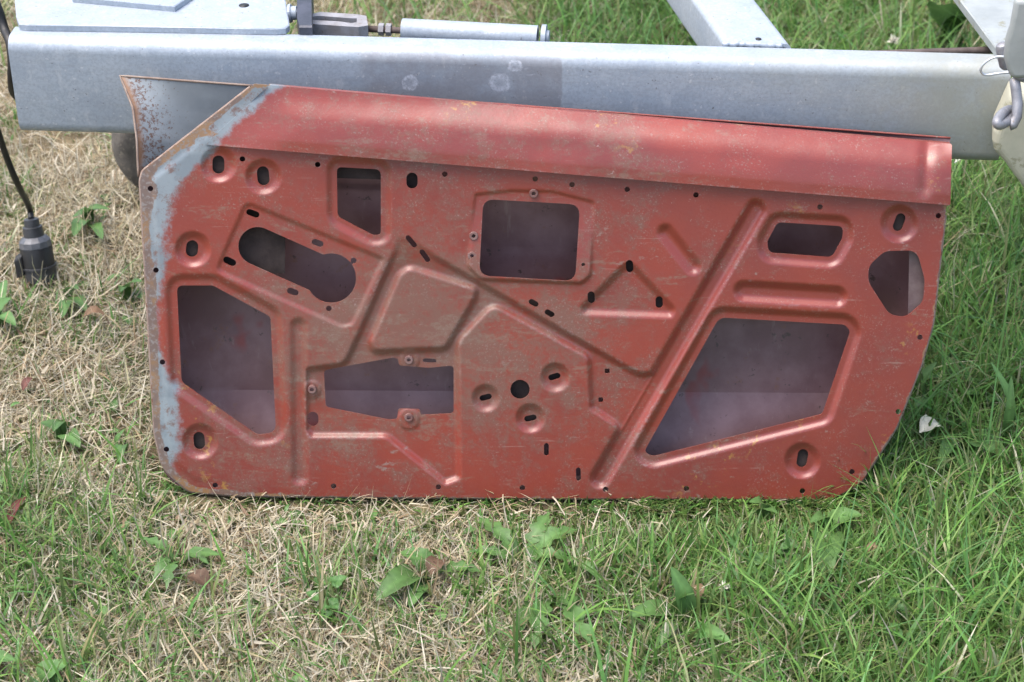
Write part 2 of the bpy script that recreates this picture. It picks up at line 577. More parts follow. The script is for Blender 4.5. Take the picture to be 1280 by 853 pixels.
gx = axis_pts(-2.2, 2.2, 0.02, 60)
gy = axis_pts(-0.9, 3.2, 0.02, 60)
GX, GY = np.meshgrid(gx, gy)
GZ = gz(GX, GY)
nx, ny = len(gx), len(gy)
idx = np.arange(nx * ny).reshape(ny, nx)
q = np.stack([idx[:-1, :-1], idx[:-1, 1:], idx[1:, 1:], idx[1:, :-1]], -1).reshape(-1, 4)
ground = mesh_obj('ground', np.stack([GX, GY, GZ], -1).reshape(-1, 3), q, M_SOIL)
tag(ground, 'worn lawn soil with dry thatch under the grass', None, None, 'structure')

# ------------------------------------------------------------------ trailer frame
BZ0, BZ1 = 0.405, 0.541
PSI = math.radians(4.0)
BD = np.array([math.cos(PSI), -math.sin(PSI), 0])
BS = np.array([math.sin(PSI), math.cos(PSI), 0])
BY0 = 0.272
_rear = at_z(700, 47, BZ1)
BW = float((_rear - np.array([0, BY0, 0])) @ BS)
_l = on_plane(14, 90, (0, BY0, 0), -BS)
_r = on_plane(1256, 150, (0, BY0, 0), -BS)
X0 = float((_l - np.array([0, BY0, 0])) @ BD)
X1 = float((_r - np.array([0, BY0, 0])) @ BD)
trailer = empty('trailer', (-0.66, 0.95, 0.0))
tag(trailer, 'galvanised box-section trailer frame crossing the top behind the red door', 'trailer')


def stain_x(px, py):
    P = on_plane(px, py, (0, BY0, 0), -BS)
    return P - np.array(trailer.location)


_s0, _s1 = stain_x(440, 110), stain_x(700, 110)
_rg = []
for px, py, r in ((625, 104, 0.014), (644, 83, 0.009), (512, 104, 0.011)):
    q_ = stain_x(px, py)
    _rg.append((float(q_[0]), float(q_[2]), r))
M_GALV = galvanised('galvanised_beam', (float(_s0[0]), float(_s1[0]), float(BZ1 - 0.012), _rg),
                    (float(stain_x(900, 150)[0]), float(stain_x(1260, 150)[0])))
M_GALV2 = galvanised('galvanised_plate')

V, Fc = hollow_beam(np.array([0, BY0, BZ0]) + BD * X0, BD, X1 - X0, BW, BZ1 - BZ0, 0.018, hollow=True)
mesh_obj('main_beam', V, Fc, M_GALV, trailer, angle=35)

# cross beam running back from the main beam
a0, a1 = at_z(905, 52, BZ1), at_z(868, 0, BZ1)
b0 = at_z(990, 55, BZ1)
d = a1 - a0; d /= np.linalg.norm(d)
side = np.array([d[1], -d[0], 0])
wid = float((b0 - a0) @ side)
Lc = 1.6
start = a0 - d * 0.012
start = start + side * wid        # hollow_beam's width runs along z x d = to the left of d
V, Fc = hollow_beam(np.array([start[0], start[1], BZ1 - 0.062]), d, Lc, wid, 0.0615, 0.009)
# mitre the near end so that it dies into the rear face of the main beam
rear_y = lambda x: BY0 + BW / math.cos(PSI) - math.tan(PSI) * x
for k in range(len(V)):
    if (V[k] - start) @ d < 1e-4 + 0.006:
        t_ = 0
        P = V[k].copy()
        for _ in range(3):
            gap = rear_y(P[0]) + 0.001 - P[1]
            P = P + d * gap / d[1]
        V[k] = P
mesh_obj('cross_beam', V, Fc, M_GALV2, trailer, angle=35)
# weld bead where they meet
wb0 = np.array([a0[0] - 0.002, rear_y(a0[0]) + 0.001, BZ1 - 0.003]); wb1 = np.array([b0[0] - .012, rear_y(b0[0]) + 0.001, BZ1 - 0.003])
pts = [wb0 + (wb1 - wb0) * k / 30 + np.array([0, random.uniform(-.001, .001), random.uniform(-.0008, .0012)]) for k in range(31)]
V, Fc = tube(pts, 0.0035, 8)
mesh_obj('weld_bead', V, Fc, M_GALV2, trailer)
# vent holes in the galvanising, their inner dark laid on as black discs
for px, py, z in ((948, 49, BZ1), (305, 7, BZ1 + 0.0092)):
    c = at_z(px, py, z)
    rr = 0.0038 if px > 900 else 0.0068
    V, Fc = lathe(c + np.array([0, 0, 0.0006]), (0, 0, -1), [(0, rr), (0.0008, rr)], 20)
    mesh_obj('dark_hole_disc', V, Fc, M_BLACK, trailer)

# flat draw plate on the right and the hanger below it
PZR = BZ1 + 0.012
top = [at_z(x, y, PZR) for x, y in ((1120, -106), (1200, 0), (1249, 65), (1254, 69), (1262, 72), (1400, 72), (1400, -106))]
V, Fc = slab(np.array(top), 0.0115, 0.0015)
mesh_obj('draw_plate', V, Fc, M_CREAM2, trailer, smooth=False)
hp = fillet_px = [(1264, 118), (1250, 150), (1242, 168), (1240, 180), (1242, 191), (1248, 198), (1256, 207), (1310, 282), (1310, 118)]
hf = np.array([on_plane(x, y, (0, 0.17, 0), np.array([0.0, -1.0, 0.0])) for x, y in hp])
n = len(hf)
hb = hf + np.array([0.012, 0.060, 0.004])
V = np.vstack([hf, hb])
Fc = [tuple(range(n))[::-1], tuple(range(n, 2 * n))] + [(j, (j + 1) % n, n + (j + 1) % n, n + j) for j in range(n)]
hg = mesh_obj('hanger_bracket', V, Fc, M_CREAM, trailer, smooth=False)
bv = hg.modifiers.new('bevel', 'BEVEL'); bv.width = 0.012; bv.segments = 5
# upright lug plate on the draw beam, with a rounded foot, that carries the shackle
lug = []
for px, py in ((1268, 0), (1262, 34), (1256, 52), (1254, 72), (1258, 88), (1264, 100), (1300, 100), (1300, 0)):
    lug.append(on_plane(px, py, (0, 0.165, 0), np.array([-0.25, -0.97, 0.0])))
lug = np.array(lug)
n = len(lug)
bk = lug + np.array([0.004, 0.016, 0])
V = np.vstack([lug, bk])
Fc = [tuple(range(n))[::-1], tuple(range(n, 2 * n))] + [(j, (j + 1) % n, n + (j + 1) % n, n + j) for j in range(n)]
lg = mesh_obj('shackle_lug', V, Fc, M_CREAM2, trailer, angle=50)
bv = lg.modifiers.new('bevel', 'BEVEL'); bv.width = 0.006; bv.segments = 4

# gusset plate bolted on top at the left end
PZ = BZ1 + 0.009
top = [at_z(15, -40, PZ), at_z(20, 20, PZ), at_z(24, 30, PZ), at_z(34, 31, PZ), at_z(180, 33, PZ), at_z(345, 36, PZ), at_z(357, 35, PZ), at_z(362, 31, PZ), at_z(357, 0, PZ), at_z(350, -60, PZ), at_z(20, -60, PZ)]
V, Fc = slab(top, 0.0085, 0.0012)
mesh_obj('gusset_plate', V, Fc, M_GALV2, trailer, smooth=False)
wpts = [at_z(30 + 330 * k / 60, 35.5 + 3.5 * k / 60 + random.uniform(-.5, .5), BZ1) + np.array([0, 0.002, 0.0015 + random.uniform(-.001, .001)]) for k in range(61)]
V, Fc = tube(wpts, 0.0042, 8)
mesh_obj('weld_bead', V, Fc, M_GALV2, trailer)
PZ2 = PZ + 0.008
top = [at_z(90, -4, PZ2), at_z(218, 8, PZ2), at_z(262, -22, PZ2), at_z(95, -30, PZ2)]
V, Fc = slab(top, 0.0078, 0.001)
mesh_obj('pad_plate', V, Fc, M_GALV2, trailer, smooth=False)

# brake linkage behind the beam: cast yoke, rod, tube, dark bracket, bolt
z_l = BZ1 - 0.03
t0, t1 = at_z(503, 38, z_l), at_z(672, 47, z_l)
ax = t1 - t0; Lt = float(np.linalg.norm(ax))
V, Fc = lathe(t0, ax, [(0.012, 0.0128), (0, 0.0128), (0, 0.0158), (Lt, 0.0158), (Lt, 0.0128), (Lt - 0.02, 0.0128)], 28, True, True)
mesh_obj('linkage_tube', V, Fc, M_GALV2, trailer, angle=35)
V, Fc = lathe(t1 + ax / Lt * 0.001, ax, [(0, 0.0175), (0.006, 0.0175), (0.006, 0.010), (0.010, 0.010)], 28)
mesh_obj('tube_collar', V, Fc, M_GALV2, trailer, angle=35)
r0 = at_z(455, 36, z_l)
V, Fc = tube([r0, t0 + ax / Lt * 0.02], 0.0045, 10)
mesh_obj('linkage_rod', V, Fc, M_ROD, trailer)
dr = (t0 - r0) / np.linalg.norm(t0 - r0)
for s_ in (0.020, 0.030):
    V, Fc = lathe(r0 + dr * s_, dr, [(0, 0.0085), (0.007, 0.0085)], 6)
    mesh_obj('lock_nut', V, Fc, M_CAST, trailer, smooth=False)
zy = BZ1 - 0.018
yo = [(388, 18), (400, 15), (447, 18), (458, 20), (460, 32), (448, 34), (430, 33), (388, 30)]
yi = [(388, 21), (400, 20), (438, 23), (446, 23), (446, 28), (438, 29), (425, 27), (388, 25)]
To = np.array([at_z(x, y, zy) for x, y in yo]); Ti = np.array([at_z(x, y, zy) for x, y in yi])
n = len(To)
dz = np.array([0, 0, 0.022])
V = np.vstack([To, Ti, To - dz, Ti - dz])
Fc = []
for j in range(n):
    j2 = (j + 1) % n
    if j == n - 1: continue
    Fc += [(j, j2, n + j2, n + j), (j, 2 * n + j, 2 * n + j2, j2), (n + j, n + j2, 3 * n + j2, 3 * n + j), (2 * n + j, 3 * n + j, 3 * n + j2, 2 * n + j2)]
Fc += [(0, n, 3 * n, 2 * n), (n - 1, 3 * n - 1, 4 * n - 1, 2 * n - 1)]
mesh_obj('linkage_yoke', V, Fc, M_CAST, trailer, smooth=False)
sp = [at_z(x, y, BZ1 + 0.012) for x, y in ((371, -50), (371, 22), (374, 33), (390, 33), (389, -50))]
V, Fc = slab(sp, 0.07, 0.002)
mesh_obj('dark_bracket', V, Fc, M_DARKSTEEL, trailer, smooth=False)
bc = at_z(361, 17, BZ1 + 0.004)
V, Fc = lathe(bc, (1, -0.05, 0.1), [(0, 0.0125), (0.0035, 0.0125), (0.0035, 0.0095), (0.011, 0.009), (0.011, 0.0055), (0.017, 0.0055)], 12)
mesh_obj('hex_bolt', V, Fc, M_GALV2, trailer, angle=30)
# brown rod lying along the back of the beam near the draw beam
ra, rb = at_z(1085, 68, BZ1 - 0.02), at_z(1262, 62, BZ1 - 0.016)
V, Fc = tube([ra + (rb - ra) * k / 6 for k in range(7)], 0.0048, 10)
mesh_obj('rusty_bar', V, Fc, M_ROD, trailer)

# jockey wheel standing on the grass behind the door, under the frame
wc = at_z(226, 240, 0.0)
wr = 0.105
ctr = np.array([wc[0], wc[1], wr - 0.004])
axw = np.array([0.35, -0.94, 0.0]); axw /= np.linalg.norm(axw)
prof = [(-0.022, 0.045), (-0.026, 0.06), (-0.030, 0.085), (-0.024, 0.098), (-0.012, 0.104), (0, 0.105), (0.012, 0.104), (0.024, 0.098), (0.030, 0.085), (0.026, 0.06), (0.022, 0.045)]
V, Fc = lathe(ctr, axw, prof, 48, False, False)
tyre = mesh_obj('wheel_tyre', V, Fc, M_TYRE, trailer, angle=40)
V, Fc = lathe(ctr, axw, [(-0.020, 0.012), (-0.020, 0.046), (0.020, 0.046), (0.020, 0.012)], 32)
mesh_obj('wheel_rim', V, Fc, M_GALV2, trailer, angle=40)
for s_ in (-1, 1):
    p_ = ctr + axw * 0.036 * s_
    V, Fc = tube([p_, p_ + np.array([0.02, 0, 0.16])], 0.008, 8)
    mesh_obj('wheel_fork', V, Fc, M_GALV2, trailer)
V, Fc = tube([ctr + np.array([0.02, 0, 0.165]), ctr + np.array([0.02, 0, 0.60])], 0.022, 20)
mesh_obj('wheel_stem', V, Fc, M_GALV2, trailer)

# ------------------------------------------------------------------ the door
TAU = math.radians(14)
DN = np.array([0, -math.cos(TAU), math.sin(TAU)])
DO = at_z(640, 622, 0.004)
door = empty('car_door', (0.0, float(DO[1]), 0.0))
tag(door, 'bare red car door shell with punched inner panel leaning on trailer beam', 'car door')


def DP(px, py, h=0.0):
    """point on the door: photo position px,py on the sheet lying h metres proud of the door's base plane"""
    h = np.asarray(h, float)
    dd = ray(px, py)
    t = (np.dot(DO - CAM, DN) + h) / (dd @ DN)
    return CAM + dd * t[..., None]


def fillet(poly, r, n=6):
    P = [np.array(p[:2], float) for p in poly]
    R = [(p[2] if len(p) > 2 else r) for p in poly]
    out = []
    m = len(P)
    for i in range(m):
        a, b, c = P[i - 1], P[i], P[(i + 1) % m]
        u = a - b; w = c - b
        lu, lw = np.linalg.norm(u), np.linalg.norm(w)
        u /= lu; w /= lw
        ang = math.acos(max(-1, min(1, float(u @ w))))
        if ang > 3.05 or R[i] <= 0.01:
            out.append(b); continue
        tl = min(R[i] / math.tan(ang / 2), 0.48 * lu, 0.48 * lw)
        p0, p1 = b + u * tl, b + w * tl
        for k in range(n + 1):
            s = k / n
            out.append((1 - s) ** 2 * p0 + 2 * s * (1 - s) * b + s * s * p1)
    return np.array(out)


def sd_poly(X, Y, pts):
    d2 = np.full(X.shape, 1e12)
    inside = np.zeros(X.shape, bool)
    m = len(pts)
    for i in range(m):
        ax, ay = pts[i]; bx, by = pts[(i + 1) % m]
        ex, ey = bx - ax, by - ay
        L2 = ex * ex + ey * ey
        if L2 < 1e-9: continue
        wx, wy = X - ax, Y - ay
        t = np.clip((wx * ex + wy * ey) / L2, 0, 1)
        d2 = np.minimum(d2, (wx - ex * t) ** 2 + (wy - ey * t) ** 2)
        c = ((ay <= Y) & (by > Y)) | ((by <= Y) & (ay > Y))
        if abs(ey) > 1e-9:
            inside ^= c & (X < ax + ex * (Y - ay) / ey)
    d = np.sqrt(d2)
    return np.where(inside, -d, d)


def sd_cap(X, Y, x0, y0, x1, y1, r):
    ex, ey = x1 - x0, y1 - y0
    L2 = ex * ex + ey * ey + 1e-9
    t = np.clip(((X - x0) * ex + (Y - y0) * ey) / L2, 0, 1)
    return np.sqrt((X - x0 - ex * t) ** 2 + (Y - y0 - ey * t) ** 2) - r


def slot(x, y, hl, r, ang):
    a = math.radians(ang)
    return (x - hl * math.cos(a), y - hl * math.sin(a), x + hl * math.cos(a), y + hl * math.sin(a), r)


ST = 1.5
xs = np.arange(168, 1200, ST)
ys = np.arange(98, 632, ST)
X, Y = np.meshgrid(xs, ys)

OUT = fillet([(318, 105, 4), (1190, 180, 3), (1188, 257, 2), (1183, 258, 2), (1166, 405, 60), (1152, 455, 60), (1120, 535, 60), (1076, 604, 40), (1040, 624, 30), (640, 623, 0), (300, 620, 20),
              (236, 615, 30), (203, 585, 45), (193, 540, 30), (184, 380, 0), (175, 226, 10), (178, 214, 10)], 5)
sd_out = sd_poly(X, Y, OUT)

BIG = {  # name: (polygon, corner radius)
    'a': ([(221, 357, 8), (266, 357, 10), (338, 396, 8), (345, 541, 14), (322, 544, 12), (227, 478, 12)], 8),
    'b': ([(421, 209, 6), (476, 212, 8), (476, 294, 8), (466, 294, 8), (422, 271, 10)], 8),
    'd': ([(604, 249, 14), (725, 256, 14), (719, 352, 14), (599, 345, 14)], 14),
    'e': ([(972, 278, 8), (1054, 283, 12), (1053, 298, 10), (1040, 322, 10), (961, 316, 12), (959, 302, 10)], 8),
    'f': ([(1086, 332, 20), (1106, 314, 20), (1146, 313, 16), (1156, 350, 30), (1154, 378, 20), (1132, 397, 16), (1112, 394, 20), (1085, 352, 24)], 16),
    'g': ([(899, 397, 14), (1056, 406, 10), (1063, 414, 8), (1028, 518, 8), (816, 571, 12), (805, 565, 10)], 10),
    'h': ([(405, 463, 5), (492, 447, 2), (497, 449, 2), (499, 457, 4), (536, 460, 4), (567, 457, 5), (567, 517, 5), (526, 519, 2), (525, 512, 3), (498, 511, 3), (496, 524, 2), (486, 525, 4), (407, 509, 6)], 4),
}
HSD = {k: sd_poly(X, Y, fillet(p, r)) for k, (p, r) in BIG.items()}
key_sd = np.minimum(sd_cap(X, Y, 322, 308, 398, 342, 24), sd_cap(X, Y, 414, 348, 414, 348, 31))
CUPS = [(273, 206, 24), (329, 221, 24), (241, 312, 24), (250, 552, 24), (1124, 280, 25), (1003, 576, 24), (607, 498, 19), (694, 472, 20), (663, 523, 20)]
SLOTS = [slot(273, 206, 4, 7.5, 90), slot(329, 220, 4.5, 7.5, 85), slot(240, 311, 3, 7.5, 95), slot(249, 551, 4, 7, 85), slot(1124, 278, 5.5, 6, 110), slot(1003, 573, 5, 6.5, 100),
         slot(607, 497, 4, 3.8, -14), slot(693, 471, 4, 3.8, -16), slot(663, 523, 4, 3.8, -12), slot(515, 226, 3, 7, 90),
         slot(514, 302, 6, 3.2, 50), slot(531, 320, 6, 3.2, 55), slot(667, 379, 3, 3.6, 30), slot(687, 392, 3, 3.6, 30),
         slot(787, 333, 3.2, 4.6, 85), slot(739, 372, 3, 4.5, 88), slot(824, 378, 3, 4.5, 88), slot(683, 562, 5, 3.0, 90), slot(723, 593, 5.5, 3.0, 88),
         slot(391, 524, 2, 7, 90), slot(316, 267, 4.5, 4, 20), slot(397, 304, 3.5, 4, 20), slot(287, 327, 4, 4.5, 25), slot(366, 365, 3.5, 4, 20), slot(537, 451, 6, 2.6, 3),
         slot(650, 487, 0, 12, 0), slot(442, 326, 0, 3.8, 0), slot(411, 386, 0, 3.6, 0)]
PIN = [(303, 199), (397, 206), (188, 236), (195, 338), (203, 453), (208, 562), (269, 607), (417, 608), (548, 609), (653, 610), (757, 612), (858, 611), (1003, 614), (1065, 590), (1123, 515), (1150, 422),
       (556, 218), (669, 224), (715, 231), (784, 237), (870, 244), (1025, 259), (1173, 270)]
NUTS = [(667, 242), (592, 295), (590, 320), (729, 331), (390, 487), (511, 450), (511, 522)]
hole = key_sd.copy()
for v_ in HSD.values(): hole = np.minimum(hole, v_)
for s_ in SLOTS: hole = np.minimum(hole, sd_cap(X, Y, *s_))
for x, y in PIN: hole = np.minimum(hole, sd_cap(X, Y, x, y, x, y, 3.5))
for x, y in NUTS: hole = np.minimum(hole, sd_cap(X, Y, x, y, x, y, 2.4))
for x, y in ((759, 464), (751, 500)): hole = np.minimum(hole, np.maximum(abs(X - x), abs(Y - y)) - 3.0)

# ---- pressings, heights in millimetres above the base sheet
H = np.zeros_like(X)


def recess(sd, depth, w):
    """depth reached w px inside the contour sd=0"""
    global H
    H = np.minimum(H, -depth * sstep(0, w, -sd))


chan = fillet([(496, 292, 4), (520, 300, 10), (546, 318, 20), (610, 355, 20), (722, 420, 10), (800, 464, 12), (818, 462, 10), (862, 392, 10), (868, 396, 5), (745, 606, 10), (736, 602, 6), (770, 535, 8), (735, 513, 10), (732, 448, 10), (617, 385, 14), (576, 428, 14), (578, 600, 10), (556, 609, 10), (482, 549, 12),
               (388, 549, 6), (379, 540, 6), (379, 458, 6), (428, 452, 14), (444, 418, 8), (490, 312, 8)], 8)
sd_chan = sd_poly(X, Y, chan)
sd_isle = sd_poly(X, Y, fillet([(512, 336, 12), (594, 362, 12), (592, 372, 6), (556, 434, 10), (468, 438, 8), (464, 428, 8), (500, 345, 12)], 8))
fade = sstep(285, 350, Y)
c_ = sstep(0, 9.5, -sd_chan) * sstep(-2.5, 7.5, sd_isle)
H = np.minimum(H, -7.0 * fade * c_)
recess(sd_cap(X, Y, 945, 262, 750, 598, 15), 7.5, 11)
recess(sd_cap(X, Y, 832, 291, 866, 333, 13), 5.5, 12)
recess(sd_cap(X, Y, 930, 364, 1046, 371, 15), 6.5, 11)
recess(sd_cap(X, Y, 373, 408, 375, 596, 13), 4.2, 11)
recess(sd_poly(X, Y, fillet([(786, 320, 18), (848, 386, 14), (842, 400, 10), (726, 396, 10), (722, 384, 14)], 10)), 6.0, 11)
recess(sd_poly(X, Y, fillet([(306, 249, 14), (484, 322, 8), (443, 408, 14), (428, 412, 14), (266, 340, 14)], 10)), 2.6, 7)
for x, y, r in CUPS:
    r_ = np.sqrt((X - x) ** 2 + (Y - y) ** 2)
    H = np.minimum(H, -5.5 * sstep(r + 1, r - 11, r_))
    H += 0.7 * np.exp(-((r_ - r - 1) / 3.5) ** 2)
for k, lip, dep in (('a', 5, 4.5), ('b', 4, 4.5), ('e', 4, 5.5), ('g', 5, 5.5)):
    s_ = HSD[k]
    H = np.minimum(H, -dep * sstep(lip + 11, lip + 1, s_))
# pad round the square opening: sunk along its top edge, proud along its bottom
pad = sd_poly(X, Y, fillet([(592, 241, 6), (640, 236, 20), (690, 237, 20), (745, 251, 8), (741, 345, 14), (728, 357, 14), (600, 352, 20), (582, 334, 14)], 10))
H += sstep(0, 5, -pad) * (-2.4 + 6.5 * sstep(240, 352, Y))
for x, y, r in ((390, 487, 13), (511, 524, 15), (512, 450, 14)):
    r_ = np.sqrt((X - x) ** 2 + (Y - y) ** 2)
    H += 1.8 * sstep(r, r - 4, r_)
H += 0.5 * fbm(X / 90, Y / 90, 5)                         # the sheet is never quite flat
# front edge strip stepped slightly back
H -= 1.6 * sstep(20, 12, -sd_out) * sstep(300, 200, X)

# ---- waist rail
STEP0, STEP1 = np.array([256, 181.]), np.array([1190, 257.])
stepY = STEP0[1] + (X - STEP0[0]) * (STEP1[1] - STEP0[1]) / (STEP1[0] - STEP0[0])
topY = 104 + (X - 318) * (177 - 104) / (1190 - 318)
tt = np.clip((stepY - Y) / (stepY - topY), -1, 1.1)
belt_poly = np.array([(256, 181), (348, 96), (348, 60), (1230, 60), (1230, 260.3), (1190, 257)], float)
sd_belt = sd_poly(X, Y, belt_poly)
leftfade = sstep(0, 70, -sd_poly(X, Y, np.array([(256, 181), (348, 96), (1230, 60), (1230, 400), (256, 400)], float)))
rail = 11.0 - 16 * np.clip((tt - 0.15) / 0.85, 0, 1) ** 1.35 - 20 * np.clip((tt - 0.50) / 0.50, 0, 1.1) ** 1.9
rail = rail * (0.25 + 0.75 * leftfade) + 0.6 * fbm(X / 60, Y / 40, 9)
rail -= 4.0 * np.exp(-((X - 1157 + (Y - 215) * 0.05) / 7.5) ** 2) * sstep(0.04, 0.25, tt)
rail += 0.5 * sstep(1165, 1180, X) * sstep(0.95, 0.7, tt)
# dents
rail -= 1.2 * np.exp(-(((X - 690) / 45) ** 2 + ((Y - 185) / 14) ** 2)) + 1.0 * np.exp(-(((X - 930) / 30) ** 2 + ((Y - 195) / 12) ** 2))

# ---- paint wear map: R old blue-grey paint, G rust by the edge, B dirt
xin = np.interp(Y, [100, 112, 150, 188, 215, 240, 300, 340, 380, 430, 455, 480, 520, 560, 590, 612, 625], [372, 348, 306, 264, 243, 231, 220, 216, 212, 214, 219, 231, 235, 236, 228, 216, 206])
xin = xin - 9 * sstep(205, 240, Y)
grey = 0.5 + (xin - X) / 34.0
grey = np.clip(grey, 0, 1) * (1 - 0.30 * np.exp(-((Y - 395) / 28.0) ** 2))
edge = -sd_out
rust = np.clip(1.0 - edge / 17.0, 0, 1) * sstep(420, 200, X) + np.clip(0.55 - edge / 14.0, 0, 1) * np.where(sd_belt < 0, 0.0, 1.0)
rust += 0.75 * np.exp(-(((X - 190) / 10) ** 2 + ((Y - 240) / 22) ** 2)) + 0.5 * np.exp(-(((X - 203) / 6) ** 2 + ((Y - 275) / 16) ** 2)) + 0.55 * np.exp(-(((X - 262) / 40) ** 2 + ((Y - 168) / 5) ** 2))
rust += 0.42 * np.exp(-(((X - 188) / 9) ** 2)) * sstep(300, 360, Y)
rust += 0.30 * np.exp(-((Y - stepY - 1) / 5) ** 2)
dirt = 0.30 + 0.75 * np.exp(-(((X - 560) / 210) ** 2 + ((Y - 420) / 120) ** 2)) + 0.25 * np.exp(-(((X - 420) / 120) ** 2 + ((Y - 440) / 150) ** 2)) - 0.24 * sstep(780, 1000, X)
dirt += np.where(sd_belt < 0, 0.18 * fbm(X / 70, Y / 22, 21) + 0.05, 0)
Hb = H.copy()
for _ in range(4):
    Hb = (Hb + np.roll(Hb, 1, 0) + np.roll(Hb, -1, 0) + np.roll(Hb, 1, 1) + np.roll(Hb, -1, 1)) / 5
lap = 4 * Hb - np.roll(Hb, 2, 0) - np.roll(Hb, -2, 0) - np.roll(Hb, 2, 1) - np.roll(Hb, -2, 1)
worn = 0.62 * np.clip(lap / 1.3, 0, 1) * (sd_belt > 3) * (edge > 5)
worn = np.maximum(worn, 0.55 * np.clip(1 - hole / 5.0, 0, 1))           # bare metal round the punched holes
worn = np.maximum(worn, np.where(sd_belt < 0, 0.8 * np.clip(1 - (stepY - Y) / 5.0, 0, 1) * (stepY > Y), 0))
WEAR = np.stack([grey, np.clip(rust, 0, 1.2), np.clip(dirt, 0, 1.3), worn], -1)


def march(S, HH, rim):
    """mesh the part of the grid where S<0, cutting cells along S=0; rim = how far (m) the cut edge folds back"""
    ny, nx = S.shape
    vid = -np.ones(S.shape, int)
    keep = S < 0
    ins = keep
    vid[ins] = np.arange(ins.sum())
    px = list(X[ins]); py = list(Y[ins]); ph = list(HH[ins]); pw = list(WEAR[ins])
    k4 = keep[:-1, :-1].astype(int) + keep[:-1, 1:] + keep[1:, 1:] + keep[1:, :-1]
    full = np.argwhere(k4 == 4)
    i, j = full[:, 0], full[:, 1]
    quads = np.stack([vid[i, j], vid[i + 1, j], vid[i + 1, j + 1], vid[i, j + 1]], -1)
    cache = {}
    polys = []; rims = []

    def cut(a, b):
        if a > b: a, b = b, a
        key = (a, b)
        if key in cache: return cache[key]
        sa, sb = S[a], S[b]
        t = min(max(sa / (sa - sb), 0.02), 0.98)
        px.append(X[a] + t * (X[b] - X[a])); py.append(Y[a] + t * (Y[b] - Y[a]))
        ph.append(HH[a] + t * (HH[b] - HH[a])); pw.append(WEAR[a] * (1 - t) + WEAR[b] * t)
        cache[key] = len(px) - 1
        return cache[key]
    for i, j in np.argwhere((k4 > 0) & (k4 < 4)):
        i = int(i); j = int(j)
        cs = [(i, j), (i + 1, j), (i + 1, j + 1), (i, j + 1)]
        poly = []; cuts = []
        for k in range(4):
            a, b = cs[k], cs[(k + 1) % 4]
            if keep[a]: poly.append(int(vid[a]))
            if keep[a] != keep[b]:
                c = cut(a, b)
                poly.append(c)
                cuts.append((c, bool(keep[a])))
        if len(poly) >= 3: polys.append(poly)
        if len(cuts) == 2:
            c0, c1 = (cuts[0][0], cuts[1][0]) if cuts[0][1] else (cuts[1][0], cuts[0][0])
            rims.append((c0, c1))
    px = np.array(px); py = np.array(py); ph = np.array(ph); pw = np.array(pw)
    P = DP(px, py, ph * 0.001)
    # folded-back sheet edge with its own vertices, so the edge stays crisp
    m = {}
    ri = []
    for a, b in rims:
        for c in (a, b):
            if c not in m: m[c] = len(m)
    rl = np.array(list(m.keys()))
    n0 = len(P)
    Pf = P[rl]; Pb = P[rl] - DN * rim
    rw = pw[rl].copy(); rw[:, 1] = np.maximum(rw[:, 1], 0.42)
    n1 = n0 + len(rl)
    rq = np.array([(n0 + m[a], n0 + m[b], n1 + m[b], n1 + m[a]) for a, b in rims])
    P = np.vstack([P, Pf, Pb])
    pw = np.vstack([pw, rw, rw])
    tri = np.array([p for p in polys if len(p) == 3]).reshape(-1, 3)
    qd = np.array([p for p in polys if len(p) == 4]).reshape(-1, 4)
    pent = np.array([p for p in polys if len(p) == 5]).reshape(-1, 5)
    fs = [f for f in (quads, rq, tri, qd, pent) if len(f)]
    return P, fs, pw


S_all = np.maximum(sd_out, -hole)
P, fs, W = march(np.maximum(S_all, -sd_belt), H, 0.0016)
mesh_obj('inner_panel', P, fs, M_RED, door, attrs={'wear': W})
P, fs, W = march(np.maximum(sd_out, sd_belt), rail, 0.0095)
tag(mesh_obj('waist_rail', P, fs, M_RED, door, attrs={'wear': W}), 'bulging scuffed red waist rail along the top of the door')

# ---- outer skin seen through the openings, its bare wing at the upper left
rows = np.array([0, .05, .12, .25, .45, .62, .76, .80, .86, .93, 1.0])
LX = [246, 218, 205, 199, 192, 185, 178.5, 173, 171, 166, 150]
LY = [616, 605, 590, 487, 405, 300, 228, 221, 175, 135, 95]
LD = [4, 6, 8, 10, 10, 10, 8, 10, 22, 40, 62]
RX = [1036, 1060, 1078, 1132, 1163, 1174, 1181, 1181, 1183, 1186, 1188]
RY = [620, 612, 598, 492, 405, 320, 262, 254, 225, 200, 173]
RD = [4, 6, 8, 10, 10, 10, 10, 14, 26, 40, 50]
MD = [5, 22, 42, 78, 84, 84, 80, 78, 74, 69, 58]
T = np.unique(np.concatenate([np.linspace(0, 1, 70), rows]))
Sg = np.unique(np.concatenate([np.linspace(0, 0.16, 18), np.linspace(0.16, 0.86, 50), np.linspace(0.86, 1, 16)]))
TT, SS = np.meshgrid(T, Sg, indexing='ij')
ip = lambda a: np.interp(TT, rows, a)
px = ip(LX) * (1 - SS) + ip(RX) * SS
py = ip(LY) * (1 - SS) + ip(RY) * SS
pl = 1 - (1 - np.clip(SS / 0.115, 0, 1)) ** 2
pr = 1 - (1 - np.clip((1 - SS) / 0.10, 0, 1)) ** 2
prof_ = np.minimum(pl, pr)
ed = np.where(SS < 0.5, ip(LD), ip(RD))
dep = ed + (ip(MD) - ed) * prof_ + 1.2 * fbm(px / 120, py / 120, 31)
P = DP(px, py, -dep * 0.001)
wing = sstep(-16, -5, sd_poly(px, py, OUT)) * sstep(300, 240, py) * sstep(345, 325, px)
red_top = 0
wr_ = np.clip(1.02 - (SS / 0.10), 0, 1)
W = np.stack([wing, wr_, 0 * px], -1).reshape(-1, 3)
nt, ns = px.shape
idx = np.arange(nt * ns).reshape(nt, ns)
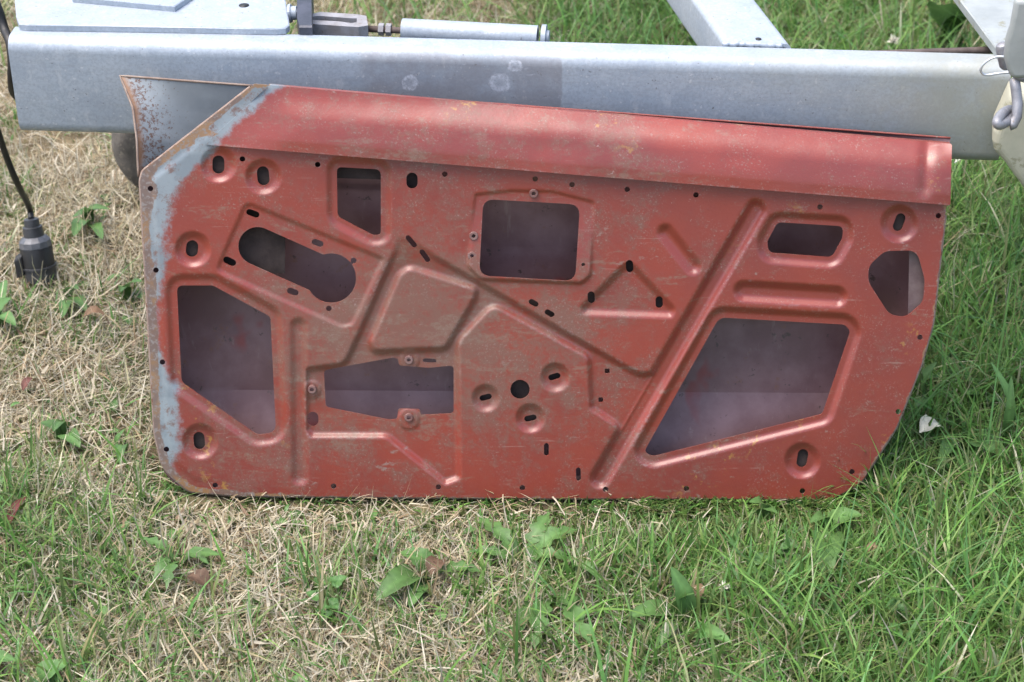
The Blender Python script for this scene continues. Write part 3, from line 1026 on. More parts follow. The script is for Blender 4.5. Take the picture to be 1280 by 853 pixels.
qs = np.stack([idx[:-1, :-1], idx[:-1, 1:], idx[1:, 1:], idx[1:, :-1]], -1).reshape(-1, 4)
mesh_obj('outer_skin', P.reshape(-1, 3), qs, M_SKIN, door, attrs={'wear': W}, angle=14)
# rolled raw edge of the wing
pts = [P[-1, k] for k in range(0, 26, 1)]
ew = [P[k, 0] for k in range(nt - 17, nt)] + [P[-1, k] for k in range(1, int(np.searchsorted(Sg, 0.165)))]
V, Fc = tube(ew, 0.0016, 6)
tag(mesh_obj('wing_edge', V, Fc, M_TAN, door), 'raw rusty edge of the bare grey outer skin wing')
# red return lip of the outer skin running behind the waist rail
n0 = int(np.searchsorted(Sg, 0.160))
lip = P[-1, n0:]
off = np.array([0, 0.003, -0.002])
V, Fc = tube(lip + np.array([0, 0, 0.0004]), 0.0014, 8)
mesh_obj('skin_lip', V, Fc, M_HEM, door)

# ---- hem: folded flange round the outline below the waist rail
def ring_pts(poly, off):
    poly = np.asarray(poly)
    t = np.roll(poly, -1, 0) - np.roll(poly, 1, 0)
    t /= np.linalg.norm(t, axis=1)[:, None]
    nrm = np.stack([t[:, 1], -t[:, 0]], -1)
    return poly + nrm * off


def resample(poly, step):
    poly = np.vstack([poly, poly[:1]])
    s = np.concatenate([[0], np.cumsum(np.linalg.norm(np.diff(poly, axis=0), axis=1))])
    q = np.arange(0, s[-1], step)
    return np.stack([np.interp(q, s, poly[:, 0]), np.interp(q, s, poly[:, 1])], -1)


ol = resample(OUT, 4)
oi, oo, ob = ring_pts(ol, -1.0), ring_pts(ol, 1.6), ring_pts(ol, 1.9)
if abs(oo[:, 0].min()) > abs(oi[:, 0].min()):
    oi, oo, ob = ring_pts(ol, 1.0), ring_pts(ol, -1.6), ring_pts(ol, -1.9)
wob = 0.3 * fbm(ol[:, 0] / 12, ol[:, 1] / 12, 4)
A = DP(oi[:, 0], oi[:, 1], np.full(len(ol), -0.0022))
B = DP(oo[:, 0], oo[:, 1] + wob, np.full(len(ol), -0.0026))
Cc = DP(ob[:, 0], ob[:, 1] + wob, np.full(len(ol), -0.012))
keep = (ol[:, 1] > 104 + (ol[:, 0] - 318) * 0.0838 + 3)
V = np.vstack([A, B, Cc]); m = len(ol)
Fc = []
for k in range(m):
    k2 = (k + 1) % m
    if keep[k] and keep[k2] and not (ol[k, 0] > 1182):
        Fc += [(k, k2, m + k2, m + k), (m + k, m + k2, 2 * m + k2, 2 * m + k)]
mesh_obj('hem_flange', V, Fc, M_EDGE, door)

# ---- steel seen deeper in the openings, plus dark sheets added behind slots
def inner_strip(name, quad, dep, th, mat):
    a = np.array(quad, float)
    F_ = DP(a[:, 0], a[:, 1], np.full(len(a), -dep))
    B_ = F_ - DN * th
    n = len(a)
    V = np.vstack([F_, B_])
    Fc = [tuple(range(n)), tuple(range(n, 2 * n))[::-1]] + [(j, n + j, n + (j + 1) % n, (j + 1) % n) for j in range(n)]
    return mesh_obj(name, V, Fc, mat, door, smooth=False)


inner_strip('hinge_reinforcement', [(262, 262), (357, 262), (356, 342), (262, 342)], 0.026, 0.002, M_BRACKET_BACKING)
inner_strip('lock_reinforcement', [(1137, 300), (1168, 300), (1160, 405), (1135, 405)], 0.012, 0.002, M_LOCKPL)
inner_strip('window_channel', [(392, 196), (520, 206), (520, 226), (392, 222)], 0.022, 0.003, M_BRACKET_BACKING)
for q4 in ([(244, 180), (358, 190), (358, 250), (244, 240)], [(222, 288), (264, 288), (264, 336), (222, 336)], [(228, 526), (274, 526), (274, 580), (240, 580)], [(1106, 260), (1142, 260), (1142, 300), (1106, 300)],
           [(986, 552), (1022, 552), (1022, 596), (986, 596)]):
    inner_strip('dark_cup_backing', q4, 0.0135, 0.0015, M_BRACKET_BACKING)  # added sheet, its dark colour stands for the shade inside the cup slots
for q4 in ([(582, 452), (716, 452), (716, 545), (582, 545)], [(652, 366), (702, 372), (702, 408), (652, 402)], [(728, 325), (842, 325), (842, 394), (728, 394)], [(492, 208), (536, 208), (536, 246), (492, 246)]):
    inner_strip('dark_slot_backing', q4, 0.016, 0.0015, M_BRACKET_BACKING)  # added dark sheet that makes the small slots look black, no regulator part
for x, y in NUTS:
    c = DP(x, y, 0.0012)
    if x == 390 or x == 511: c = DP(x, y, 0.0012 - (0.0045 if x == 511 else 0.002))
    V, Fc = lathe(c, DN, [(-0.004, 0.0056), (0.0008, 0.0056), (0.0014, 0.005), (0.0014, 0.0026), (-0.004, 0.0026)], 16, False, False)
    mesh_obj('weld_nut', V, Fc, M_NUT, door, angle=40)

# ------------------------------------------------------------------ shackle and clip on the right
sh = empty('bow_shackle', at_z(1262, 120, BZ1))
tag(sh, 'dull grey bow shackle hanging from the lug at the right edge', 'shackle')


def fp(px, py, yy):
    return on_plane(px, py, (0, yy, 0), np.array([0, -1.0, 0]))


bow = [fp(x, y, yy) for x, y, yy in ((1268, 98, .135), (1270, 112, .130), (1272, 130, .120), (1271, 146, .112), (1266, 156, .108), (1262, 157, .108))]
V, Fc = tube(bow, 0.0065, 12)
mesh_obj('bow', V, Fc, M_SHACKLE, sh)
th_ = np.linspace(0, 2 * math.pi, 28, endpoint=False)
ring = [fp(1256 + 12.5 * math.cos(a) * 0.72 - 5.5 * math.sin(a) * 0.69, 147 - 12.5 * math.cos(a) * 0.69 - 5.5 * math.sin(a) * 0.72, 0.112 + 0.02 * math.cos(a)) for a in th_]
V, Fc = tube(ring, 0.0060, 12, closed=True)
mesh_obj('link', V, Fc, M_SHACKLE, sh)
pin = [fp(1252, 54, .150), fp(1258, 82, .150)]
V, Fc = lathe(pin[0], pin[1] - pin[0], [(0, 0.004), (0.002, 0.007), (0.006, 0.0085), (0.03, 0.0085), (0.034, 0.006)], 18)
mesh_obj('pin', V, Fc, M_SHACKLE, sh, angle=35)
eye = [fp(1277 + 8 * math.cos(a), 90 + 8 * math.sin(a), 0.128 + 0.004 * math.sin(a)) for a in th_]
V, Fc = tube(eye, 0.0042, 10, closed=True)
mesh_obj('eye', V, Fc, M_SHACKLE, sh)
clip = []
ctrl = [(1261, 72), (1250, 71), (1240, 73), (1230, 80), (1226, 87), (1228, 92), (1234, 94), (1248, 92), (1262, 91), (1266, 95), (1271, 99), (1280, 102), (1292, 104)]
for k in range(len(ctrl) - 1):
    for s_ in np.linspace(0, 1, 5)[:-1]:
        p0 = np.array(ctrl[max(k - 1, 0)]); p1 = np.array(ctrl[k]); p2 = np.array(ctrl[k + 1]); p3 = np.array(ctrl[min(k + 2, len(ctrl) - 1)])
        q_ = 0.5 * (2 * p1 + (p2 - p0) * s_ + (2 * p0 - 5 * p1 + 4 * p2 - p3) * s_ ** 2 + (3 * p1 - p0 - 3 * p2 + p3) * s_ ** 3)
        clip.append(fp(q_[0], q_[1], 0.140 - 0.0001 * (q_[0] - 1226)))
V, Fc = tube(clip, 0.0016, 8)
tag(mesh_obj('wire_clip', V, Fc, M_WIRE), 'bright bent wire clip looped over the beam end at right edge', 'wire clip')

# ------------------------------------------------------------------ hanging trailer plug
pb = at_z(52, 352, 0.0) + np.array([0, 0, 0.004])
pt = at_z(41, 283, 0.085)
ax = pt - pb
ax = np.array([ax[0], 0.02, 0.092]); Lp = float(np.linalg.norm(ax)); ax /= Lp
plug = empty('trailer_plug', pb)
tag(plug, 'black round trailer plug on a cable hanging onto the dry grass at left', 'electrical plug')
V, Fc = lathe(pb, ax, [(0.002, 0.0225), (0, 0.0245), (0.020, 0.0250), (0.0205, 0.0268), (0.0235, 0.0268), (0.024, 0.0255)], 32)
mesh_obj('front_rim', V, Fc, M_GREYPL, plug, angle=35)
V, Fc = lathe(pb, ax, [(0.0225, 0.0252), (0.052, 0.0248), (0.054, 0.0240)], 32)
mesh_obj('body', V, Fc, M_BLACK, plug, angle=35)
pf = [(0.053, 0.0235), (0.055, 0.0255), (0.064, 0.0245), (0.069, 0.0195), (0.071, 0.0165)]
V, Fc = lathe(pb, ax, pf, 12)
mesh_obj('clamp_nut', V, Fc, M_LIGHTPL, plug, smooth=False)
V, Fc = lathe(pb, ax, [(0.070, 0.0160), (0.086, 0.0150), (0.087, 0.0120), (0.098, 0.0112), (0.099, 0.006)], 28)
mesh_obj('cable_gland', V, Fc, M_GREYPL, plug, angle=35)
hx = pb + ax * 0.028 + np.array([-0.026, -0.010, 0])
V = []
for sx, sy, sz in [(a, b, c) for c in (-1, 1) for b in (-1, 1) for a in (-1, 1)]:
    V.append(hx + np.array([sx * 0.007, sy * 0.009, 0]) + ax * (sz * 0.016 + sx * 0.004))
Fc = [(0, 2, 3, 1), (4, 5, 7, 6), (0, 1, 5, 4), (2, 6, 7, 3), (0, 4, 6, 2), (1, 3, 7, 5)]
ob_ = mesh_obj('key_lug', V, Fc, M_BLACK, plug, smooth=False)
bv = ob_.modifiers.new('bevel', 'BEVEL'); bv.width = 0.003; bv.segments = 2
top_ = pb + ax * 0.098
cab = [top_, top_ + ax * 0.02]
for px, py, z, yy in ((22, 230, 0.19, 0), (8, 196, 0.26, 0), (-6, 155, 0.34, 0), (-30, 90, 0.44, 0), (-48, 40, 0.53, 0)):
    cab.append(on_plane(px, py, (0, pb[1] - 0.02 - 0.25 * z, 0), np.array([0, -1.0, 0])))
cab = np.array(cab)
s = np.arange(len(cab)); q_ = np.linspace(0, len(cab) - 1, 40)
def cr(P, t):
    k = min(int(t), len(P) - 2); s_ = t - k
    p0, p1, p2, p3 = P[max(k - 1, 0)], P[k], P[k + 1], P[min(k + 2, len(P) - 1)]
    return 0.5 * (2 * p1 + (p2 - p0) * s_ + (2 * p0 - 5 * p1 + 4 * p2 - p3) * s_ ** 2 + (3 * p1 - p0 - 3 * p2 + p3) * s_ ** 3)
V, Fc = tube([cr(cab, t) for t in q_], 0.0048, 10)
mesh_obj('cable', V, Fc, M_BLACK, plug)
# second loop of flex round the end of the beam
lp = np.array([on_plane(x, y, (0, yy, 0), np.array([0, -1.0, 0])) for x, y, yy in ((-14, -20, .40), (0, 18, .40), (6, 38, .39), (12, 52, .37), (15, 75, .36), (15, 100, .36), (19, 118, .38), (40, 135, .40))])
V, Fc = tube([cr(lp, t) for t in np.linspace(0, len(lp) - 1, 36)], 0.0062, 10)
tag(mesh_obj('black_hose', V, Fc, M_BLACK), 'black flex looped round the left end of the trailer beam', 'hose')

# ------------------------------------------------------------------ grass
def dryness(x, y):
    n = 0.7 * fbm(x * 3.1 + 4, y * 3.1, 41) + 0.55 * fbm(x * 11 + 4, y * 11, 47)
    front = 0.66 - 0.60 * sstep(-0.22, 0.36, x + 0.25 * (y + 0.1)) + 0.10 * sstep(-0.12, -0.30, y) * sstep(0.45, 0.05, x)
    back = 0.80 - 0.72 * sstep(-0.12, 0.16, x)
    b = sstep(0.55, 0.95, y)
    return np.clip(front * (1 - b) + back * b + 0.45 * n, 0.02, 0.95)


def blades(pos, L, w, az, tilt, curl, c0, c1, z0, seg=3, twist=0.0):
    n = len(L)
    pts = [np.stack([pos[:, 0], pos[:, 1], z0], -1)]
    hd = np.stack([np.cos(az), np.sin(az)], -1)
    bend = np.zeros(n)
    dirs = []
    for k in range(seg):
        th = tilt + curl * (k + 0.5) / seg
        dv = np.stack([hd[:, 0] * np.sin(th), hd[:, 1] * np.sin(th), np.cos(th)], -1)
        nxt = pts[-1] + dv * (L / seg)[:, None]
        nxt[:, 2] = np.maximum(nxt[:, 2], 0.002 + 0.3 * z0)
        pts.append(nxt)
    a2 = az + math.pi / 2 + twist
    sd = np.stack([np.cos(a2), np.sin(a2), np.zeros(n)], -1)
    V = np.zeros((n, 2 * seg + 1, 3))
    C = np.zeros((n, 2 * seg + 1, 3))
    for k in range(seg):
        ww = w * (1 - (k / seg) ** 2) * (0.8 if k == 0 else 1.0) * 0.5
        V[:, 2 * k] = pts[k] + sd * ww[:, None]
        V[:, 2 * k + 1] = pts[k] - sd * ww[:, None]
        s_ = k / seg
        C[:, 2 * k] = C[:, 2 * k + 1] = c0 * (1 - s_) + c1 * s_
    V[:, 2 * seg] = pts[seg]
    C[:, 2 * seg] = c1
    base = (np.arange(n) * (2 * seg + 1))[:, None]
    qd = []
    for k in range(seg - 1):
        qd.append(base + np.array([[2 * k, 2 * k + 1, 2 * k + 3, 2 * k + 2]]))
    Q = np.concatenate(qd) if qd else np.zeros((0, 4), int)
    Tt = base + np.array([[2 * seg - 2, 2 * seg - 1, 2 * seg]])
    return V.reshape(-1, 3), Q, Tt, C.reshape(-1, 3)


def join(parts):
    Vs, Qs, Ts, Cs = [], [], [], []
    o = 0
    for V, Q, Tt, C in parts:
        Vs.append(V); Qs.append(Q + o); Ts.append(Tt + o); Cs.append(C)
        o += len(V)
    return np.vstack(Vs), [np.vstack(Qs), np.vstack(Ts)], np.vstack(Cs)


def scatter(n, x0, x1, y0, y1):
    return np.stack([RNG.uniform(x0, x1, n), RNG.uniform(y0, y1, n)], -1)


def visible(p, margin=0.12):
    """drop what the photo could never see: keep a generous fan in front of the camera"""
    d = p[:, 1] - CAM[1]
    return (np.abs(p[:, 0]) < 0.285 * (d * 0.85 + 0.84) + margin) & (p[:, 1] > -0.52)


def under_door(p):
    yf = DO[1]
    return (np.abs(p[:, 0] - (-0.01)) < 0.48) & (p[:, 1] > yf + 0.004) & (p[:, 1] < yf + 0.28)


def pick(cols, n):
    cols = np.array(cols)
    a = RNG.integers(0, len(cols), n); b = RNG.integers(0, len(cols), n)
    t = RNG.random(n)[:, None]
    c = cols[a] * t + cols[b] * (1 - t)
    return c * RNG.uniform(0.72, 1.22, n)[:, None]


STRAW = [(0.68, 0.62, 0.47), (0.60, 0.52, 0.36), (0.50, 0.40, 0.25), (0.70, 0.65, 0.53), (0.36, 0.26, 0.15), (0.60, 0.55, 0.43), (0.48, 0.45, 0.27)]
GREEN = [(0.135, 0.290, 0.060), (0.100, 0.245, 0.052), (0.170, 0.315, 0.072), (0.125, 0.275, 0.090), (0.205, 0.310, 0.085)]
DULL = [(0.15, 0.20, 0.065), (0.23, 0.25, 0.10), (0.12, 0.185, 0.06)]

ZONES = [  # (count, x0, x1, y0, y1, length factor)
    (78000, -0.80, 0.80, -0.50, 0.10, 1.0),
    (32000, -1.30, -0.40, 0.08, 1.0, 1.05),
    (40000, 0.36, 1.25, 0.06, 1.0, 1.15),
    (60000, -1.45, 1.45, 0.9, 2.5, 1.25),
    (14000, -0.50, 0.50, 0.06, 1.0, 0.8),
]
gp, sp_ = [], []
for n, x0, x1, y0, y1, lf in ZONES:
    p = scatter(n, x0, x1, y0, y1)
    p = p[visible(p)]
    dr_ = dryness(p[:, 0], p[:, 1])
    isdry = RNG.random(len(p)) < dr_
    # straw: short, tangled, lying over
    q_ = p[isdry]; m = len(q_)
    ud = under_door(q_)
    L = RNG.gamma(5, 0.0076, m) * lf
    w = 0.0009 + 0.0024 * RNG.random(m) ** 1.6
    tilt = np.clip(RNG.normal(1.28, 0.30, m), 0.3, 1.62)
    curl = RNG.normal(0.15, 1.3, m)
    z0 = gz(q_[:, 0], q_[:, 1]) + RNG.random(m) ** 1.6 * 0.024
    c = pick(STRAW, m)
    nr = (q_[:, 1] > DO[1] - 0.075) & (q_[:, 1] < DO[1] + 0.004) & (np.abs(q_[:, 0]) < 0.46)
    L = np.where(nr, np.minimum(L, 0.026), L)
    tilt = np.where(nr, np.clip(tilt, 1.15, 1.5), tilt)
    curl = np.where(nr, np.abs(curl) * 0.4, curl)
    z0 = np.where(nr, np.minimum(z0, 0.010), z0)
    saz = RNG.uniform(0, 2 * math.pi, m)
    k_ = ~ud & ~(nr & (RNG.random(m) < np.where(DO[1] - q_[:, 1] < 0.03, 0.85, 0.4)))
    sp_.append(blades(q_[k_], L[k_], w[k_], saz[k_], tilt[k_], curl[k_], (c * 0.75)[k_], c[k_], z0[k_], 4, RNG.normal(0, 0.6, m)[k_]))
    # green
    q_ = p[~isdry]; m = len(q_)
    lush = 1 - dr_[~isdry]
    # tufts: most blades crowd round a shared root and lean out from it
    nc = max(1, m // 16)
    cen = q_[RNG.integers(0, m, nc)]
    which = RNG.integers(0, nc, m)
    tuft = RNG.random(m) < 0.6
    offs = RNG.normal(0, 0.0095, (m, 2))
    q_ = np.where(tuft[:, None], cen[which] + offs, q_)
    tshade = RNG.uniform(0.78, 1.2, nc)[which]
    L = RNG.gamma(6, 0.0068, m) * lf * (0.55 + 1.15 * lush ** 1.5)
    w = (0.0016 + 0.0034 * RNG.random(m) ** 1.3) * (0.75 + 0.55 * lush)
    tilt = np.clip(RNG.normal(0.50, 0.32, m), 0.02, 1.4)
    curl = np.abs(RNG.normal(0.75, 0.55, m))
    ud = under_door(q_)
    dd_ = DO[1] - q_[:, 1]
    near = (dd_ < 0.20) & (dd_ > -0.004) & (np.abs(q_[:, 0]) < 0.47)
    L = np.where(ud, np.minimum(L, 0.016), np.where(near, np.minimum(L, 0.016 + 0.40 * np.maximum(dd_, 0) + 0.018 * (RNG.random(m) < 0.04)), L))
    az = RNG.uniform(0, 2 * math.pi, m)
    az = np.where(near & (dd_ < 0.07), RNG.uniform(math.pi * 1.05, math.pi * 1.95, m), az)
    az = np.where(tuft & ~near, np.arctan2(offs[:, 1], offs[:, 0]) + RNG.normal(0, 0.5, m), az)
    c = np.where((RNG.random(m) < 0.25 + 0.5 * dr_[~isdry])[:, None], pick(DULL, m), pick(GREEN, m))
    c = c * np.where(tuft, tshade, 1.0)[:, None]
    z0 = gz(q_[:, 0], q_[:, 1]) - 0.002
    tipdry = (RNG.random(m) < 0.10)[:, None]
    c1 = np.where(tipdry, pick(STRAW, m), c * 1.12)
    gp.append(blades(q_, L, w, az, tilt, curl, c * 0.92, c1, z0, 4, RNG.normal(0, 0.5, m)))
# long arching blades in the lush part
for n, x0, x1, y0, y1, lf in ((1500, 0.30, 0.95, -0.5, 0.35, 1.0), (2600, -0.2, 1.4, 0.7, 2.2, 1.15), (450, -0.75, 0.3, -0.45, -0.06, 0.55), (700, 0.5, 1.1, 0.1, 0.8, 1.1)):
    q_ = scatter(n, x0, x1, y0, y1)
    q_ = q_[visible(q_)]; q_ = q_[~under_door(q_)]
    near = (q_[:, 1] > DO[1] - 0.17) & (q_[:, 1] < DO[1] + 0.32) & (np.abs(q_[:, 0]) < 0.62)
    q_ = q_[~near]
    m = len(q_)
    L = RNG.gamma(9, 0.0125, m) * lf
    c = pick(GREEN, m)
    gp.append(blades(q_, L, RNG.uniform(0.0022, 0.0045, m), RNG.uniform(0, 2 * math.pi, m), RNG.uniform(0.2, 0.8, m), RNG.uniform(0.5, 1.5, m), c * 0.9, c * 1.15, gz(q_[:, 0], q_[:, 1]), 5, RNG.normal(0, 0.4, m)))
# broad dead blades and flakes lying flat in the dry part
q_ = scatter(2600, -0.85, 0.5, -0.5, 0.06)
q_ = np.vstack([q_, scatter(1100, -1.2, -0.5, 0.06, 1.0)])
q_ = q_[visible(q_)]; q_ = q_[(q_[:, 1] < DO[1] - 0.05) | (q_[:, 0] < -0.52)]; q_ = q_[RNG.random(len(q_)) < dryness(q_[:, 0], q_[:, 1])]
m = len(q_)
c = pick([(0.30, 0.20, 0.11), (0.52, 0.44, 0.30), (0.64, 0.58, 0.46), (0.22, 0.14, 0.085)], m)
sp_.append(blades(q_, RNG.uniform(0.012, 0.038, m), RNG.uniform(0.003, 0.0068, m), RNG.uniform(0, 6.28, m), RNG.uniform(1.2, 1.6, m), RNG.normal(0, 0.6, m), c * 0.9, c, gz(q_[:, 0], q_[:, 1]) + RNG.uniform(0.004, 0.02, m), 4, RNG.normal(0, 0.6, m)))
# a wider, thinner ring so that the lawn goes on past the frame
q_ = scatter(26000, -2.1, 2.1, -0.85, 3.1)
q_ = q_[~visible(q_)]; m = len(q_)
dr_ = dryness(q_[:, 0], q_[:, 1])[:, None]
c = np.where(RNG.random(m)[:, None] < dr_, pick(STRAW, m), pick(GREEN, m))
gp.append(blades(q_, RNG.gamma(6, 0.009, m), RNG.uniform(0.002, 0.005, m), RNG.uniform(0, 6.28, m), RNG.uniform(0.2, 1.3, m), RNG.uniform(0.2, 1.0, m), c, c, gz(q_[:, 0], q_[:, 1]), 2))
V, fs, C = join(gp)
tag(mesh_obj('green_grass', V, fs, M_GRASS, attrs={'tint': C}), 'green grass blades growing across the lawn', 'grass', None, 'stuff')
V, fs, C = join(sp_)
tag(mesh_obj('dry_grass', V, fs, M_STRAW, attrs={'tint': C}), 'bleached dry straw tangled between the green blades', 'dry grass', None, 'stuff')

# ------------------------------------------------------------------ weeds
def leaf_mesh(base, tip, width, kind='oval', arch=0.02, seed=0, col=(0.10, 0.20, 0.05), fold=0.25):
    rs = np.random.default_rng(abs(int(seed)))
    base = np.asarray(base, float); tip = np.asarray(tip, float)
    ax = tip - base
    L = np.linalg.norm(ax)
    fw = ax / L
    sd = np.cross(fw, [0, 0, 1.0]); sd /= np.linalg.norm(sd)
    up = np.cross(sd, fw)
    n = 22 if kind != 'oval' else 14
    V = []; C = []
    tw = rs.normal(0, 0.25)
    for k in range(n + 1):
        s_ = k / n
        if kind == 'oval':
            wv = width * 0.5 * (math.sin(math.pi * min(1, s_ * 0.93 + 0.04) ** 0.8) ** 0.75 if s_ < 1 else 0)
            wv *= 1 + 0.05 * math.sin(s_ * 40 + seed)
            if s_ < 0.18: wv *= 0.25 + 0.75 * (s_ / 0.18)
        elif kind == 'lobed':
            env = math.sin(math.pi * min(1, 0.06 + 0.94 * s_) ** 1.35) ** 0.8 if s_ < 1 else 0
            saw = (s_ * 5.2 + 0.15 * seed) % 1.0
            wv = width * 0.5 * env * (0.42 + 0.58 * (1 - abs(2 * saw - 0.75)))
            if s_ < 0.2: wv = max(0.0015, wv * 0.4)
        else:  # strap
            wv = width * 0.5 * (math.sin(math.pi * (0.15 + 0.85 * s_)) ** 0.6 if s_ < 1 else 0)
        c = base + ax * s_ + up * arch * math.sin(math.pi * s_) + sd * 0.06 * L * math.sin(math.pi * s_) * tw
        rip = 0.06 * wv * math.sin(s_ * 23 + seed * 2.1)
        for j, u in enumerate((-1, -0.5, 0, 0.5, 1)):
            V.append(c + sd * (wv * u) + up * (abs(u) * wv * fold + rip * u + 0.08 * wv * math.sin(9 * s_ + 3 * u + seed)))
            f_ = 1.0 + (0.22 if j == 2 else 0) + 0.10 * math.sin(7 * s_ + u * 3 + seed)
            C.append(np.array(col) * f_)
    Fc = []
    for k in range(n):
        for j in range(4):
            Fc.append((k * 5 + j, k * 5 + j + 1, (k + 1) * 5 + j + 1, (k + 1) * 5 + j))
    return np.array(V), Fc, np.array(C)


def gp_px(px, py, dz=0.0):
    P = at_z(px, py, dz)
    return np.array([P[0], P[1], gz(P[0], P[1]) + dz]) if dz == 0 else P


def weed(name, label, base, leaves, group='weeds in the lawn', cat='weed'):
    b = gp_px(*base)
    root = empty(name, b)
    tag(root, label, cat, group)
    for i, lf in enumerate(leaves):
        tx, ty, wd, kind = lf[:4]
        tz = (lf[4] * (0.78 if lf[4] < 0.055 else 1.0)) if len(lf) > 4 else 0.024
        g = lf[5] if len(lf) > 5 else 1.0
        c = np.array([0.098, 0.195, 0.058]) * g * random.uniform(0.88, 1.12)
        V, Fc, C = leaf_mesh(b + np.array([0, 0, 0.006]), at_z(tx, ty, tz), wd, kind, 0.012 + 0.01 * random.random(), i * 3 + int(tx), c)
        mesh_obj('leaf', V, Fc, M_LEAF, root, attrs={'tint': C})
    return root


weed('dandelion_plant', 'dandelion rosette with toothed leaves below the door\'s centre', (655, 712), [(598, 648, .030, 'lobed'), (585, 690, .024, 'lobed', .03), (688, 640, .026, 'lobed', .05), (724, 662, .034, 'lobed', .04), (716, 700, .03, 'lobed')])
weed('dandelion_plant', 'low dandelion with long toothed leaves, lowest weed in the middle of the lawn', (688, 745), [(640, 800, .028, 'lobed'), (668, 812, .030, 'lobed'), (742, 812, .032, 'lobed', .03), (724, 776, .03, 'lobed')])
weed('broadleaf_weed', 'pair of broad pointed leaves beside the brown leaf, left of centre', (537, 728), [(500, 690, .036, 'oval', .04, 1.05), (470, 752, .040, 'oval', .035, 1.0), (512, 760, .026, 'oval', .03), (604, 716, .026, 'lobed', .03, .95)])
weed('broadleaf_weed', 'weed with one upright spoon-shaped leaf, right of centre near the bottom', (850, 780), [(838, 708, .030, 'oval', .075, 1.1), (784, 772, .034, 'oval', .04, 1.1), (868, 742, .020, 'oval', .06), (822, 812, .02, 'oval', .03)])
weed('broadleaf_weed', 'single bright oval leaf at the bottom, right of the spoon-leaved weed', (862, 806), [(914, 804, .030, 'oval', .035, 1.2)])
weed('broadleaf_weed', 'small single oval leaf lying right of the dandelion rosette', (714, 724), [(752, 726, .018, 'oval', .035, 1.1)])
weed('dandelion_plant', 'thin toothed weed under the door\'s lower left corner', (226, 712), [(176, 672, .022, 'lobed', .04), (275, 694, .024, 'oval', .035), (208, 738, .022, 'lobed', .035), (262, 706, .018, 'lobed', .04), (190, 728, .018, 'lobed')])
weed('broadleaf_weed', 'broad leaf pair on the dry grass left of the door\'s lower corner', (78, 556), [(50, 528, .026, 'oval', .04, .85), (100, 560, .030, 'oval', .03, 1.1), (66, 540, .022, 'oval', .05, .8)])
weed('broadleaf_weed', 'narrow upright leaf close to the door\'s left edge, lower half', (158, 566), [(156, 536, .014, 'oval', .05), (150, 582, .016, 'oval', .03)])
weed('broadleaf_weed', 'bright broad leaf at the very bottom left', (62, 868), [(88, 826, .036, 'oval', .05, 1.2), (46, 834, .024, 'oval', .04)])
weed('broadleaf_weed', 'bright leaf cut by the left edge near the bottom corner', (-12, 848), [(20, 826, .030, 'oval', .04, 1.3)])
weed('broadleaf_weed', 'leafy clump on the left edge below the plug', (-4, 412), [(14, 372, .030, 'oval', .05, 1.2), (20, 408, .028, 'oval', .04, 1.05), (8, 350, .02, 'oval', .04, 1.1), (-10, 380, .03, 'oval', .05)])
weed('broadleaf_weed', 'dark leafy weed on dry grass between plug and door', (112, 288), [(90, 272, .026, 'oval', .04, .8), (138, 262, .026, 'oval', .05, .9), (92, 296, .03, 'oval', .04, .8), (128, 300, .022, 'oval', .04), (118, 262, .02, 'oval', .06)])
weed('broadleaf_weed', 'small leaf pair below and right of the plug', (88, 378), [(78, 398, .022, 'oval', .03), (108, 390, .022, 'oval', .03, .9), (98, 362, .020, 'oval', .05, .8)])
weed('broadleaf_weed', 'dark leaf tucked against the door\'s left edge, upper half', (160, 372), [(178, 352, .024, 'oval', .05, .9), (150, 366, .018, 'oval', .04, .75)])
weed('broadleaf_weed', 'broad pale leaf pair under the door\'s lower right corner', (1030, 672), [(1078, 644, .034, 'oval', .045, 1.1), (1032, 722, .040, 'oval', .035, 1.0), (1012, 654, .02, 'oval', .05)])
weed('broadleaf_weed', 'small bright leaf under the door\'s bottom edge, right of centre', (952, 652), [(936, 628, .022, 'oval', .05, 1.15), (972, 642, .018, 'oval', .04)])
weed('broadleaf_weed', 'round-leaved weed at the far lower right', (1262, 772), [(1216, 764, .028, 'oval', .035, 1.2), (1258, 790, .026, 'oval', .03, 1.1), (1270, 752, .022, 'oval', .04)])
weed('broadleaf_weed', 'big dark leaf in long grass right of the door\'s lower corner', (1196, 562), [(1258, 572, .046, 'oval', .05, .85), (1172, 588, .02, 'oval', .04, .9)])
weed('broadleaf_weed', 'tall strap leaf rising at the right edge beside the door', (1252, 558), [(1238, 452, .016, 'strap', .12, 1.25), (1264, 470, .014, 'strap', .11, 1.1)])
weed('broadleaf_weed', 'broad leaf behind the door\'s lower right edge', (1160, 520), [(1172, 452, .030, 'oval', .09, .9), (1142, 512, .022, 'oval', .05, .85)])
weed('broadleaf_weed', 'large dark dock leaf in the long grass behind the beam', (1186, 50), [(1172, 6, .075, 'oval', .13, .75), (1218, 22, .05, 'oval', .10, .7)])
weed('broadleaf_weed', 'pale leaf beside the cross beam in the grass behind the frame', (868, 44), [(850, 30, .04, 'oval', .06, 1.2), (880, 24, .05, 'oval', .08, 1.3)])

